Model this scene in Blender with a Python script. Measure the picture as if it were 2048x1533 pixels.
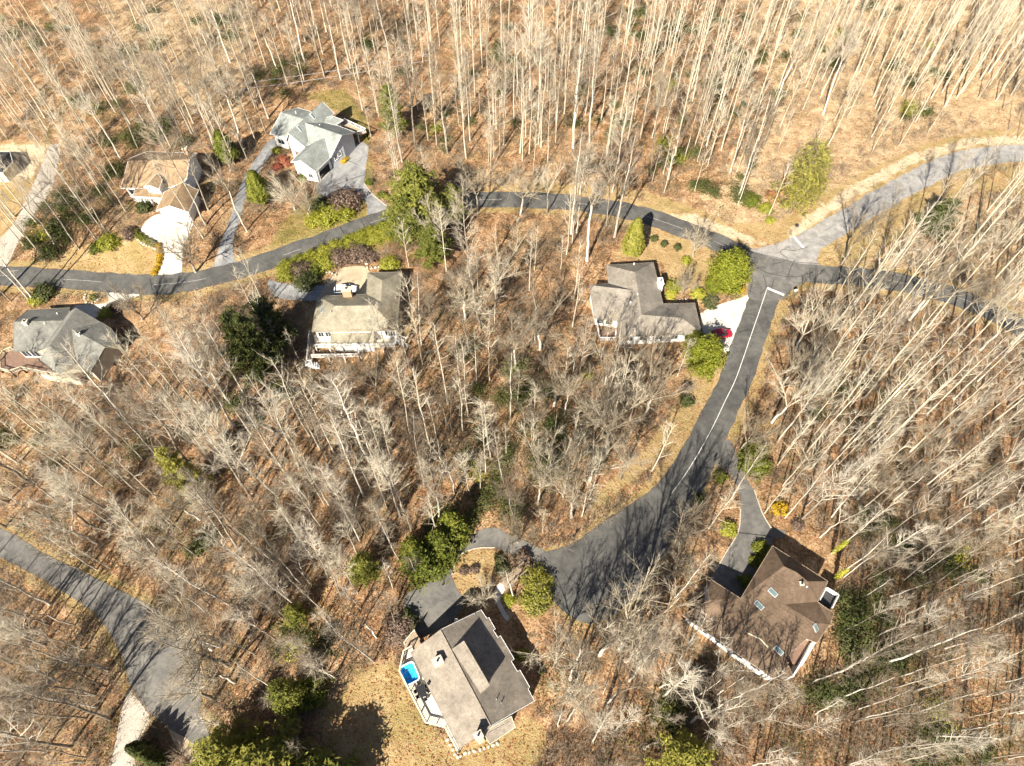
import bpy, bmesh, math, random
import numpy as np
from mathutils import Vector
for o in list(bpy.data.objects): bpy.data.objects.remove(o)
scene = bpy.context.scene
COL = scene.collection

# ------------------------------------------------------------------ camera, sky, sun, exposure
F = 1420.0; PITCH = math.radians(59.0); CH = 115.0
SP, CP = math.sin(PITCH), math.cos(PITCH)
cam = bpy.data.cameras.new('camera'); cam_o = bpy.data.objects.new('camera', cam); COL.objects.link(cam_o)
cam.sensor_width = 36.0; cam.lens = 36.0 * F / 2048.0; cam.clip_end = 6000; cam.clip_start = 1.0
cam_o.location = (0, 0, CH); cam_o.rotation_euler = (math.pi / 2 - PITCH, 0, 0)
scene.camera = cam_o
SUN_EL = math.radians(39.0); SH_AZ = math.radians(65.0)          # shadows run towards SH_AZ on the ground
world = bpy.data.worlds.new('World'); scene.world = world; world.use_nodes = True
wn = world.node_tree.nodes; wl = world.node_tree.links
sky = wn.new('ShaderNodeTexSky'); sky.sky_type = 'NISHITA'; sky.sun_disc = False
sky.sun_elevation = SUN_EL; sky.sun_rotation = math.radians(205.0); sky.altitude = 700; sky.air_density = 0.75; sky.dust_density = 0.6
wn['Background'].inputs['Strength'].default_value = 0.05
wl.new(sky.outputs[0], wn['Background'].inputs['Color'])
sun = bpy.data.lights.new('sun', 'SUN'); sun.energy = 5.0; sun.angle = math.radians(0.53); sun.color = (1.0, 0.93, 0.80)
sun_o = bpy.data.objects.new('sun', sun); COL.objects.link(sun_o)
sd = Vector((math.cos(SH_AZ) * math.cos(SUN_EL), math.sin(SH_AZ) * math.cos(SUN_EL), -math.sin(SUN_EL)))
sun_o.rotation_euler = sd.to_track_quat('-Z', 'Y').to_euler(); sun_o.location = (-60, -120, 160)
vs = scene.view_settings; vs.view_transform = 'Standard'; vs.look = 'None'; vs.gamma = 1; vs.exposure = 1.45
vs.use_curve_mapping = False
scene.cycles.use_light_tree = False; scene.cycles.caustics_reflective = False; scene.cycles.caustics_refractive = False; scene.cycles.max_bounces = 3; scene.cycles.diffuse_bounces = 2; scene.cycles.glossy_bounces = 2; scene.cycles.transmission_bounces = 2

# ------------------------------------------------------------------ terrain
def ray(px, py):
    u = (px - 1024) / F; v = (766.5 - py) / F
    return (u, CP + v * SP, -SP + v * CP)
def flat(px, py, z=0.0):
    d = ray(px, py); t = (z - CH) / d[2]
    return (d[0] * t, d[1] * t)
def proj(x, y, z):
    z = z - CH; dep = y * CP - z * SP; up = y * SP + z * CP
    return 1024 + F * x / dep, 766.5 - F * up / dep
PADS = []
def T0(x, y):
    return (1.9 * np.sin(x / 38 + 0.6) * np.cos(y / 47) + 1.0 * np.sin(x / 23 + y / 31 + 1.0)
            + 0.5 * np.sin(x / 9.0 - y / 14.0))
for (px, py, r) in [(325, 380, 15), (625, 295, 17), (715, 600, 17), (1290, 600, 20), (115, 655, 17), (960, 1360, 15), (1530, 1215, 17)]:
    x, y = flat(px, py, 1.0); PADS.append((x, y, r, float(T0(x, y))))
DIPS = [flat(715, 725) + (15.0, 7.0, 2.6), flat(1270, 745) + (14.0, 8.0, 1.6), flat(1440, 1390) + (12.0, 8.0, 2.2), flat(110, 775) + (14.0, 7.0, 2.2)]
def T(x, y):
    x = np.asarray(x, float); y = np.asarray(y, float)
    z = T0(x, y)
    for (cx, cy, r, h) in PADS:
        d = np.hypot(x - cx, y - cy); w = np.clip((r * 1.6 - d) / (r * 0.9), 0, 1); w = w * w * (3 - 2 * w)
        z = z * (1 - w) + h * w
    for (cx, cy, rx, ry, dp) in DIPS:
        z = z - dp * np.exp(-((x - cx) / rx) ** 2 - ((y - cy) / ry) ** 2)
    return z
def G(px, py, dz=0.0):
    """photo pixel -> point on the terrain"""
    z = 0.0
    for _ in range(8):
        x, y = flat(px, py, z + dz); z = float(T(x, y))
    return Vector((x, y, z + dz))
def WZ(px, py, z):
    x, y = flat(px, py, z); return Vector((x, y, z))

# ------------------------------------------------------------------ helpers
class MB:
    def __init__(self): self.v = []; self.f = []
    def add(self, vs_, fs_):
        b = len(self.v); self.v.extend([tuple(p) for p in vs_]); self.f.extend([tuple(b + i for i in f) for f in fs_])
    def box(self, c, s, rz=0.0, tilt=None):
        hx, hy, hz = s[0] / 2, s[1] / 2, s[2] / 2; ca, sa = math.cos(rz), math.sin(rz)
        P = []
        for dz in (-hz, hz):
            for dx, dy in ((-hx, -hy), (hx, -hy), (hx, hy), (-hx, hy)):
                P.append((c[0] + dx * ca - dy * sa, c[1] + dx * sa + dy * ca, c[2] + dz))
        self.add(P, [(3, 2, 1, 0), (4, 5, 6, 7), (0, 1, 5, 4), (1, 2, 6, 5), (2, 3, 7, 6), (3, 0, 4, 7)])
    def beam(self, a, b, w, h):
        """box from a to b, width w, height h (top at a/b level)"""
        a = Vector(a); b = Vector(b); d = (b - a)
        n = Vector((-d.y, d.x, 0)); n = n.normalized() * (w / 2) if n.length > 1e-6 else Vector((w / 2, 0, 0))
        k = Vector((0, 0, h))
        self.add([a - n - k, a + n - k, b + n - k, b - n - k, a - n, a + n, b + n, b - n],
                 [(3, 2, 1, 0), (4, 5, 6, 7), (0, 1, 5, 4), (1, 2, 6, 5), (2, 3, 7, 6), (3, 0, 4, 7)])
    def tube(self, pts, rad, n=6, cap=True):
        pts = [Vector(p) for p in pts]; b = len(self.v); m = len(pts)
        for i, p in enumerate(pts):
            d = (pts[min(i + 1, m - 1)] - pts[max(i - 1, 0)]).normalized()
            a = d.cross(Vector((0.31, 0.77, 0.1)) if abs(d.z) > 0.5 else Vector((0, 0, 1))).normalized(); c = d.cross(a)
            r = rad[i] if hasattr(rad, '__len__') else rad
            for k in range(n):
                an = 2 * math.pi * k / n
                self.v.append(tuple(p + (a * math.cos(an) + c * math.sin(an)) * r))
        for i in range(m - 1):
            for k in range(n):
                k2 = (k + 1) % n
                self.f.append((b + i * n + k, b + i * n + k2, b + (i + 1) * n + k2, b + (i + 1) * n + k))
        if cap:
            self.f.append(tuple(b + k for k in range(n))[::-1]); self.f.append(tuple(b + (m - 1) * n + k for k in range(n)))
    def mesh(self, name, mat, smooth=False):
        me = bpy.data.meshes.new(name); me.from_pydata(self.v, [], self.f); me.update()
        if mat: me.materials.append(mat)
        if smooth: me.polygons.foreach_set('use_smooth', [True] * len(me.polygons))
        return me
    def build(self, name, mat, parent=None, smooth=False):
        return put(name, self.mesh(name, mat, smooth), parent)
def np_mesh(name, V, Q, mat, smooth=False):
    """V (n,3), Q (m,k) constant-size faces"""
    me = bpy.data.meshes.new(name); n, (m, k) = len(V), Q.shape
    me.vertices.add(n); me.vertices.foreach_set('co', np.asarray(V, np.float32).ravel())
    me.loops.add(m * k); me.loops.foreach_set('vertex_index', np.asarray(Q, np.int32).ravel())
    me.polygons.add(m); me.polygons.foreach_set('loop_start', np.arange(0, m * k, k, dtype=np.int32))
    me.polygons.foreach_set('loop_total', np.full(m, k, np.int32))
    if smooth: me.polygons.foreach_set('use_smooth', np.ones(m, bool))
    me.update(calc_edges=True)
    if mat: me.materials.append(mat)
    return me
def put(name, data, parent=None, loc=None):
    o = bpy.data.objects.new(name, data); COL.objects.link(o)
    if parent is not None: o.parent = parent
    if loc is not None: o.location = loc
    return o
def tag(o, label, cat, group=None, kind=None):
    o['label'] = label
    if cat: o['category'] = cat
    if group: o['group'] = group
    if kind: o['kind'] = kind
    return o
def thing(name, label, cat, loc=(0, 0, 0), group=None):
    return tag(put(name, None, None, loc), label, cat, group)
def structure(o): o['kind'] = 'structure'; return o

# ------------------------------------------------------------------ materials
def newmat(name):
    m = bpy.data.materials.new(name); m.use_nodes = True
    nt = m.node_tree; return m, nt, nt.nodes['Principled BSDF']
def ramp(nt, fac, stops):
    r = nt.nodes.new('ShaderNodeValToRGB'); e = r.color_ramp.elements
    while len(e) < len(stops): e.new(0.5)
    for i, (p, c) in enumerate(stops): e[i].position = p; e[i].color = (*c, 1)
    nt.links.new(fac, r.inputs[0]); return r.outputs[0]
def noise(nt, scale, detail=4, rough=0.6, vec=None, dist=0.0):
    n = nt.nodes.new('ShaderNodeTexNoise'); n.inputs['Scale'].default_value = scale
    n.inputs['Detail'].default_value = detail; n.inputs['Roughness'].default_value = rough; n.inputs['Distortion'].default_value = dist
    if vec is not None: nt.links.new(vec, n.inputs['Vector'])
    return n.outputs['Fac']
def geo_pos(nt): return nt.nodes.new('ShaderNodeNewGeometry').outputs['Position']
def mixc(nt, fac, a, b, mode='MIX'):
    m = nt.nodes.new('ShaderNodeMix'); m.data_type = 'RGBA'; m.blend_type = mode
    if hasattr(fac, 'is_output'): nt.links.new(fac, m.inputs[0])
    else: m.inputs[0].default_value = fac
    for s, v in ((m.inputs[6], a), (m.inputs[7], b)):
        if hasattr(v, 'is_output'): nt.links.new(v, s)
        else: s.default_value = (*v, 1)
    return m.outputs[2]
def math_(nt, op, a, b=None, clamp=False):
    m = nt.nodes.new('ShaderNodeMath'); m.operation = op; m.use_clamp = clamp
    for i, v in enumerate((a, b)):
        if v is None: continue
        if hasattr(v, 'is_output'): nt.links.new(v, m.inputs[i])
        else: m.inputs[i].default_value = v
    return m.outputs[0]
def bump(nt, bs, h, strength=0.4, dist=0.1):
    b = nt.nodes.new('ShaderNodeBump'); b.inputs['Strength'].default_value = strength; b.inputs['Distance'].default_value = dist
    nt.links.new(h, b.inputs['Height']); nt.links.new(b.outputs[0], bs.inputs['Normal'])
def surf(name, c1, c2, scale=2.0, rough=0.85, c3=None, big=None, bmp=0.0, spec=0.3):
    """two/three colour mottled surface in world space"""
    m, nt, bs = newmat(name); p = geo_pos(nt); n = noise(nt, scale, 5, 0.65, p)
    st = [(0.32, c1), (0.68, c2)] if c3 is None else [(0.28, c1), (0.5, c2), (0.72, c3)]
    col = ramp(nt, n, st)
    if big:
        n2 = noise(nt, big, 3, 0.5, p); f = ramp(nt, n2, [(0.3, (0.78,) * 3), (0.7, (1.15,) * 3)])
        col = mixc(nt, 1.0, col, f, 'MULTIPLY')
    nt.links.new(col, bs.inputs['Base Color']); bs.inputs['Roughness'].default_value = rough
    bs.inputs['Specular IOR Level'].default_value = spec
    if bmp: bump(nt, bs, n, bmp, 0.05)
    return m
def foliage(name, cols, rough=0.55, trans=0.25, spec=0.4):
    m, nt, bs = newmat(name); p = geo_pos(nt)
    n = noise(nt, 1.3, 4, 0.7, p); n2 = noise(nt, 9.0, 2, 0.6, p)
    oi = nt.nodes.new('ShaderNodeObjectInfo')
    f = math_(nt, 'ADD', math_(nt, 'MULTIPLY', n, 0.6), math_(nt, 'MULTIPLY', n2, 0.4))
    f = math_(nt, 'ADD', f, math_(nt, 'MULTIPLY', math_(nt, 'SUBTRACT', oi.outputs['Random'], 0.5), 0.12))
    col = ramp(nt, f, [(0.34, cols[0]), (0.5, cols[1]), (0.66, cols[2])])
    nt.links.new(col, bs.inputs['Base Color']); bs.inputs['Roughness'].default_value = rough
    bs.inputs['Specular IOR Level'].default_value = spec
    if trans:
        tr = nt.nodes.new('ShaderNodeBsdfTranslucent'); nt.links.new(col, tr.inputs['Color'])
        mx = nt.nodes.new('ShaderNodeMixShader'); mx.inputs[0].default_value = trans
        nt.links.new(bs.outputs[0], mx.inputs[1]); nt.links.new(tr.outputs[0], mx.inputs[2])
        nt.links.new(mx.outputs[0], nt.nodes['Material Output'].inputs[0])
    return m
def barkmat(name, c1, c2, c3):
    m, nt, bs = newmat(name); tc = nt.nodes.new('ShaderNodeTexCoord')
    mp = nt.nodes.new('ShaderNodeMapping'); mp.inputs['Scale'].default_value = (3, 3, 0.5); nt.links.new(tc.outputs['Object'], mp.inputs[0])
    n = noise(nt, 1.5, 5, 0.7, mp.outputs[0]); oi = nt.nodes.new('ShaderNodeObjectInfo')
    f = math_(nt, 'ADD', n, math_(nt, 'MULTIPLY', math_(nt, 'SUBTRACT', oi.outputs['Random'], 0.5), 0.5))
    nt.links.new(ramp(nt, f, [(0.3, c1), (0.5, c2), (0.7, c3)]), bs.inputs['Base Color'])
    bs.inputs['Roughness'].default_value = 0.9; bs.inputs['Specular IOR Level'].default_value = 0.2
    bump(nt, bs, n, 0.5, 0.05); return m

M = {}
M['bark'] = barkmat('pale bark', (0.18, 0.15, 0.115), (0.38, 0.335, 0.27), (0.62, 0.57, 0.48))
M['twig'] = barkmat('bare twigs', (0.15, 0.118, 0.085), (0.30, 0.248, 0.185), (0.52, 0.46, 0.365))
M['twig_pale'] = barkmat('pale bare twigs', (0.19, 0.155, 0.11), (0.34, 0.285, 0.205), (0.52, 0.46, 0.35))
M['bark_dark'] = barkmat('dark bark', (0.07, 0.05, 0.04), (0.13, 0.10, 0.08), (0.22, 0.18, 0.14))
M['brush'] = barkmat('brush twigs', (0.08, 0.058, 0.04), (0.16, 0.12, 0.085), (0.30, 0.24, 0.175))
M['redtwig'] = barkmat('reddish twigs', (0.13, 0.06, 0.05), (0.22, 0.115, 0.09), (0.32, 0.20, 0.16))
M['vine'] = foliage('ivy leaves', [(0.16, 0.17, 0.02), (0.33, 0.32, 0.03), (0.48, 0.42, 0.05)])
M['pine'] = foliage('pine needles', [(0.07, 0.085, 0.018), (0.165, 0.175, 0.035), (0.29, 0.27, 0.06)], 0.8, 0.25, 0.15)
M['pine_olive'] = foliage('olive pine needles', [(0.12, 0.12, 0.025), (0.25, 0.235, 0.045), (0.39, 0.35, 0.09)], 0.8, 0.25, 0.15)
M['pine_dark'] = foliage('dark pine needles', [(0.032, 0.042, 0.014), (0.078, 0.092, 0.026), (0.15, 0.155, 0.045)], 0.8, 0.2, 0.15)
M['holly'] = foliage('holly leaves', [(0.045, 0.06, 0.01), (0.12, 0.14, 0.018), (0.26, 0.24, 0.035)], 0.7, 0.2, 0.2)
M['magnolia'] = foliage('magnolia leaves', [(0.06, 0.08, 0.008), (0.20, 0.215, 0.018), (0.44, 0.40, 0.06)], 0.6, 0.2, 0.25)
M['cedar'] = foliage('cedar leaves', [(0.08, 0.09, 0.015), (0.19, 0.19, 0.025), (0.32, 0.28, 0.05)])
M['rhodo'] = foliage('rhododendron leaves', [(0.03, 0.038, 0.013), (0.075, 0.085, 0.027), (0.155, 0.15, 0.055)], 0.7, 0.15, 0.2)
M['laurel'] = foliage('laurel leaves', [(0.028, 0.036, 0.012), (0.07, 0.085, 0.024), (0.165, 0.165, 0.055)], 0.8, 0.2, 0.15)
M['yellow'] = foliage('golden leaves', [(0.30, 0.18, 0.01), (0.50, 0.32, 0.015), (0.62, 0.44, 0.04)])
M['lime'] = foliage('yellow green leaves', [(0.13, 0.15, 0.015), (0.26, 0.26, 0.025), (0.42, 0.38, 0.055)])
M['maroon'] = foliage('maroon leaves', [(0.085, 0.055, 0.04), (0.165, 0.11, 0.08), (0.27, 0.19, 0.14)])
M['redleaf'] = foliage('red leaves', [(0.20, 0.05, 0.03), (0.32, 0.09, 0.05), (0.42, 0.18, 0.10)])
M['russet'] = foliage('russet leaves', [(0.18, 0.07, 0.03), (0.32, 0.14, 0.06), (0.45, 0.24, 0.12)])

def asphalt(name, a, b, crack=0.0):
    m, nt, bs = newmat(name); p = geo_pos(nt)
    n = noise(nt, 0.16, 5, 0.6, p); n2 = noise(nt, 7.0, 3, 0.7, p)
    col = ramp(nt, n, [(0.3, a), (0.7, b)])
    col = mixc(nt, 1.0, col, ramp(nt, n2, [(0.25, (0.8,) * 3), (0.75, (1.18,) * 3)]), 'MULTIPLY')
    n3 = noise(nt, 0.55, 5, 0.75, p, 0.5); col = mixc(nt, 1.0, col, ramp(nt, n3, [(0.38, (0.72,) * 3), (0.52, (1.0,) * 3), (0.66, (1.28, 1.26, 1.2))]), 'MULTIPLY')
    nt.links.new(col, bs.inputs['Base Color']); bs.inputs['Roughness'].default_value = 0.85
    bs.inputs['Specular IOR Level'].default_value = 0.35; bump(nt, bs, n2, 0.2, 0.02); return m
M['asphalt'] = asphalt('asphalt', (0.064, 0.062, 0.058), (0.11, 0.106, 0.098))
M['asphalt_mid'] = asphalt('weathered asphalt', (0.10, 0.095, 0.088), (0.155, 0.146, 0.132))
M['asphalt_old'] = asphalt('old pale asphalt', (0.215, 0.205, 0.195), (0.295, 0.28, 0.26))
M['drive_grey'] = asphalt('grey drive', (0.19, 0.19, 0.195), (0.29, 0.285, 0.275))
M['concrete'] = surf('concrete', (0.46, 0.43, 0.38), (0.60, 0.57, 0.50), 0.9, 0.9, big=0.12)
M['concrete_tan'] = surf('tan concrete', (0.38, 0.30, 0.20), (0.52, 0.42, 0.29), 1.2, 0.9, big=0.2)
M['gravel'] = surf('gravel', (0.25, 0.22, 0.18), (0.45, 0.40, 0.34), 5.0, 0.95, big=0.15)
M['paint'] = surf('road paint', (0.42, 0.41, 0.38), (0.75, 0.73, 0.68), 3.0, 0.7)
M['paint_worn'] = surf('worn road paint', (0.12, 0.12, 0.118), (0.55, 0.53, 0.49), 4.0, 0.8)
M['tar'] = surf('tar seal', (0.012, 0.012, 0.013), (0.03, 0.03, 0.03), 3.0, 0.6)
M['kerb'] = surf('kerb', (0.34, 0.29, 0.22), (0.48, 0.42, 0.33), 3.0, 0.9)

def shingle(name, c1, c2):
    m, nt, bs = newmat(name); p = geo_pos(nt)
    mp = nt.nodes.new('ShaderNodeMapping'); mp.inputs['Scale'].default_value = (1.0, 1.0, 4.0); nt.links.new(p, mp.inputs[0])
    n = noise(nt, 3.2, 4, 0.75, mp.outputs[0]); n2 = noise(nt, 0.35, 4, 0.6, p)
    sx = nt.nodes.new('ShaderNodeSeparateXYZ'); nt.links.new(p, sx.inputs[0])
    w = math_(nt, 'FRACT', math_(nt, 'MULTIPLY', sx.outputs[2], 8.0))
    rows = math_(nt, 'LESS_THAN', w, 0.16)
    col = ramp(nt, n, [(0.3, c1), (0.7, c2)])
    col = mixc(nt, math_(nt, 'MULTIPLY', rows, 0.35), col, tuple(c * 0.55 for c in c1))
    col = mixc(nt, 1.0, col, ramp(nt, n2, [(0.3, (0.72,) * 3), (0.7, (1.18,) * 3)]), 'MULTIPLY')
    ms = nt.nodes.new('ShaderNodeMapping'); ms.inputs['Scale'].default_value = (1.6, 1.6, 0.12); nt.links.new(p, ms.inputs[0])
    col = mixc(nt, 1.0, col, ramp(nt, noise(nt, 1.0, 4, 0.7, ms.outputs[0]), [(0.35, (0.8,) * 3), (0.6, (1.06,) * 3)]), 'MULTIPLY')
    nt.links.new(col, bs.inputs['Base Color']); bs.inputs['Roughness'].default_value = 0.9
    bs.inputs['Specular IOR Level'].default_value = 0.25; bump(nt, bs, n, 0.35, 0.03); return m
M['roof_tan'] = shingle('tan shingles', (0.24, 0.16, 0.09), (0.36, 0.25, 0.15))
M['roof_grey'] = shingle('green grey shingles', (0.20, 0.215, 0.20), (0.31, 0.325, 0.30))
M['roof_olive'] = shingle('olive grey shingles', (0.20, 0.178, 0.13), (0.31, 0.275, 0.205))
M['roof_taupe'] = shingle('taupe shingles', (0.19, 0.165, 0.135), (0.30, 0.265, 0.22))
M['roof_slate'] = shingle('slate shingles', (0.135, 0.132, 0.115), (0.235, 0.228, 0.20))
M['roof_brown'] = shingle('brown shingles', (0.10, 0.068, 0.045), (0.17, 0.118, 0.08))
M['roof_stone'] = shingle('stone coloured shingles', (0.185, 0.155, 0.125), (0.29, 0.25, 0.20))
M['roof_dark'] = shingle('dark shingles', (0.03, 0.03, 0.034), (0.06, 0.06, 0.065))
M['white'] = surf('white siding', (0.68, 0.67, 0.64), (0.80, 0.79, 0.76), 1.5, 0.6)
M['cream'] = surf('cream siding', (0.52, 0.47, 0.34), (0.64, 0.58, 0.44), 1.5, 0.7)
M['bluegrey'] = surf('blue grey siding', (0.44, 0.46, 0.50), (0.54, 0.56, 0.60), 1.5, 0.7)
M['brick'] = surf('tan brick', (0.32, 0.19, 0.11), (0.48, 0.31, 0.20), 6.0, 0.9)
M['stone'] = surf('pale stone', (0.40, 0.35, 0.27), (0.60, 0.54, 0.44), 3.0, 0.9)
M['wood'] = surf('weathered deck wood', (0.26, 0.19, 0.13), (0.40, 0.31, 0.22), 3.0, 0.8)
M['wood_red'] = surf('red stained deck', (0.15, 0.092, 0.065), (0.24, 0.155, 0.115), 2.0, 0.75)
M['deck_pale'] = surf('pale deck boards', (0.55, 0.48, 0.38), (0.68, 0.61, 0.50), 2.0, 0.7)
M['rail_brown'] = surf('brown railing', (0.10, 0.06, 0.045), (0.17, 0.11, 0.08), 3.0, 0.7)
M['metal'] = surf('grey metal', (0.30, 0.30, 0.31), (0.42, 0.42, 0.43), 4.0, 0.45)
M['black'] = surf('black paint', (0.012, 0.012, 0.013), (0.03, 0.03, 0.032), 4.0, 0.5)
M['tub'] = surf('blue tub shell', (0.02, 0.30, 0.62), (0.05, 0.42, 0.75), 1.0, 0.25)
M['tub_rim'] = surf('pale tub rim', (0.42, 0.62, 0.75), (0.55, 0.72, 0.82), 1.0, 0.3)
M['hole'] = surf('dark interior', (0.01, 0.01, 0.012), (0.02, 0.02, 0.022), 2.0, 0.9)
def glassmat(name, c, r=0.08):
    m, nt, bs = newmat(name); n = noise(nt, 0.8, 2, 0.5, geo_pos(nt))
    nt.links.new(ramp(nt, n, [(0.3, tuple(x * .7 for x in c)), (0.7, c)]), bs.inputs['Base Color'])
    bs.inputs['Roughness'].default_value = r; bs.inputs['Specular IOR Level'].default_value = 0.8; return m
M['glass'] = glassmat('window glass', (0.03, 0.04, 0.05)); M['skylight'] = glassmat('skylight glass', (0.13, 0.19, 0.19))
def carpaint(name, c):
    m, nt, bs = newmat(name); n = noise(nt, 30, 2, 0.5, geo_pos(nt))
    nt.links.new(ramp(nt, n, [(0.3, tuple(x * .9 for x in c)), (0.7, c)]), bs.inputs['Base Color'])
    bs.inputs['Roughness'].default_value = 0.3; bs.inputs['Coat Weight'].default_value = 0.6; return m
M['car_white'] = carpaint('white car paint', (0.78, 0.78, 0.77)); M['car_red'] = carpaint('red car paint', (0.38, 0.012, 0.03))
M['tyre'] = surf('tyre rubber', (0.015,) * 3, (0.03,) * 3, 8, 0.9); M['rim'] = surf('wheel rim', (0.4,) * 3, (0.5,) * 3, 8, 0.35)
M['lamp'] = surf('lamp lens', (0.6, 0.6, 0.58), (0.7, 0.7, 0.68), 8, 0.2)

# ------------------------------------------------------------------ layout of roads and lawns (photo pixels, laid on the terrain)
R1 = [(-120, 545), (-60, 549), (20, 553), (100, 558), (170, 562), (271, 570), (330, 569), (385, 563), (440, 551), (500, 534), (545, 519), (590, 503), (640, 486), (690, 466), (740, 447), (800, 428),
      (860, 412), (920, 403), (980, 400), (1040, 400), (1120, 404), (1200, 413), (1270, 427), (1302, 436), (1345, 451), (1400, 472), (1450, 493), (1510, 519),
      (1560, 536), (1620, 547), (1700, 553), (1780, 562), (1860, 579), (1930, 601), (1990, 627), (2060, 668), (2150, 720), (2240, 770)]
R2 = [(1565, 534), (1592, 507), (1621, 484), (1669, 455), (1742, 411), (1802, 377), (1868, 343), (1925, 321), (1985, 311), (2048, 307), (2150, 306), (2300, 310)]
R3 = [(1556, 528), (1543, 555), (1533, 581), (1518, 625), (1500, 677), (1472, 757), (1450, 803), (1420, 865), (1378, 938), (1335, 998), (1300, 1040)]
def smooth(pts, step=1.2):
    pts = [np.array(p, float) for p in pts]; out = []
    P = [2 * pts[0] - pts[1]] + pts + [2 * pts[-1] - pts[-2]]
    for i in range(1, len(P) - 2):
        a, b, c, d = P[i - 1:i + 3]; n = max(2, int(np.linalg.norm(c - b) / step))
        for k in range(n):
            t = k / n
            out.append(0.5 * ((2 * b) + (-a + c) * t + (2 * a - 5 * b + 4 * c - d) * t * t + (-a + 3 * b - 3 * c + d) * t ** 3))
    out.append(pts[-1]); return np.array(out)
def path(px): return smooth([tuple(G(*p))[:2] for p in px])
P1, P2, P3 = path(R1), path(R2), path(R3)
W1, W2, W3 = 4.9, 5.7, 5.9
CUL = [(1402, 872), (1375, 912), (1338, 952), (1290, 990), (1240, 1022), (1195, 1052), (1150, 1085), (1115, 1098), (1088, 1106), (1076, 1122), (1082, 1150), (1095, 1180), (1112, 1208), (1140, 1234), (1178, 1248), (1212, 1240),
       (1248, 1215), (1283, 1182), (1308, 1150), (1332, 1098), (1370, 1045), (1402, 990), (1428, 935), (1442, 898)]
SHEETS = {  # name: (polygon, material, lift)
 'cul_de_sac': (CUL, 'asphalt', 0.05),
 'looped_driveway': ([(1090, 1102), (1050, 1082), (1010, 1066), (1000, 1057), (978, 1056), (955, 1064), (930, 1088), (890, 1128), (850, 1163), (815, 1188), (806, 1225), (820, 1262), (850, 1272), (905, 1240), (930, 1205), (926, 1195), (908, 1168), (904, 1140), (918, 1115), (945, 1100), (985, 1095), (1010, 1104), (1040, 1120), (1080, 1140)], 'asphalt_mid', 0.042),
 'forecourt_driveway': ([(1440, 886), (1427, 925), (1459, 948), (1476, 983), (1481, 1018), (1476, 1064), (1451, 1107), (1430, 1142), (1425, 1165), (1485, 1200), (1545, 1088), (1543, 1061), (1525, 1029), (1508, 980), (1494, 959), (1473, 906), (1458, 880)], 'asphalt_mid', 0.042),
 'parking_pad': ([(1546, 1056), (1573, 1064), (1561, 1079), (1541, 1070)], 'asphalt_mid', 0.046),
 'grey_driveway': ([(636, 362), (665, 336), (696, 305), (716, 286), (737, 292), (732, 335), (730, 368), (747, 390), (786, 421), (770, 432), (738, 441), (735, 413), (722, 397), (685, 386), (650, 394), (630, 384)], 'drive_grey', 0.04),
 'side_driveway': ([(425, 540), (443, 481), (463, 430), (478, 379), (500, 335), (540, 280), (556, 290), (525, 335), (499, 382), (480, 437), (466, 485), (470, 522), (478, 532)], 'drive_grey', 0.04),
 'concrete_driveway': ([(281, 460), (300, 436), (330, 428), (383, 440), (378, 470), (366, 500), (358, 556), (313, 556), (325, 512), (300, 482)], 'concrete', 0.04),
 'stone_courtyard': ([(640, 592), (657, 562), (683, 538), (735, 538), (740, 600)], 'concrete_tan', 0.046),
 'courtyard_driveway': ([(535, 560), (560, 566), (600, 571), (652, 573), (640, 600), (563, 598), (540, 584)], 'drive_grey', 0.04),
 'apron_driveway': ([(1499, 590), (1412, 620), (1402, 640), (1418, 690), (1462, 705), (1480, 668)], 'concrete', 0.04),
 'pale_driveway': ([(209, 581), (292, 583), (262, 598), (244, 606), (226, 625), (205, 628), (180, 640), (150, 625), (150, 612), (215, 606)], 'concrete', 0.04),
 'gravel_track': ([(-80, 560), (-30, 520), (0, 478), (30, 445), (52, 400), (75, 350), (90, 315), (98, 292), (118, 290), (120, 310), (112, 350), (100, 385), (75, 420), (45, 470), (20, 520), (5, 540), (-60, 575)], 'gravel', 0.04),
 'lower_road': ([(-120, 1000), (-40, 1040), (33, 1073), (98, 1113), (177, 1150), (243, 1183), (312, 1219), (361, 1258), (394, 1313), (405, 1374), (400, 1420), (410, 1450), (440, 1490), (500, 1560), (470, 1580), (440, 1533), (394, 1490), (328, 1452), (290, 1415), (259, 1370), (243, 1313), (216, 1262), (174, 1215), (115, 1179), (49, 1140), (0, 1116), (-60, 1090), (-140, 1050)], 'asphalt_mid', 0.05),
 'lower_driveway': ([(256, 1378), (292, 1420), (300, 1440), (275, 1490), (262, 1570), (215, 1570), (232, 1480), (246, 1410)], 'gravel', 0.042),
 'kerbside_pad': ([(335, 1455), (395, 1492), (440, 1540), (455, 1575), (400, 1575), (385, 1530), (350, 1490)], 'concrete_tan', 0.042),
 'garden_path': ([(1000, 1165), (1012, 1178), (1000, 1200), (1018, 1235), (1010, 1240), (990, 1200), (990, 1178)], 'concrete', 0.04),
}
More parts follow.
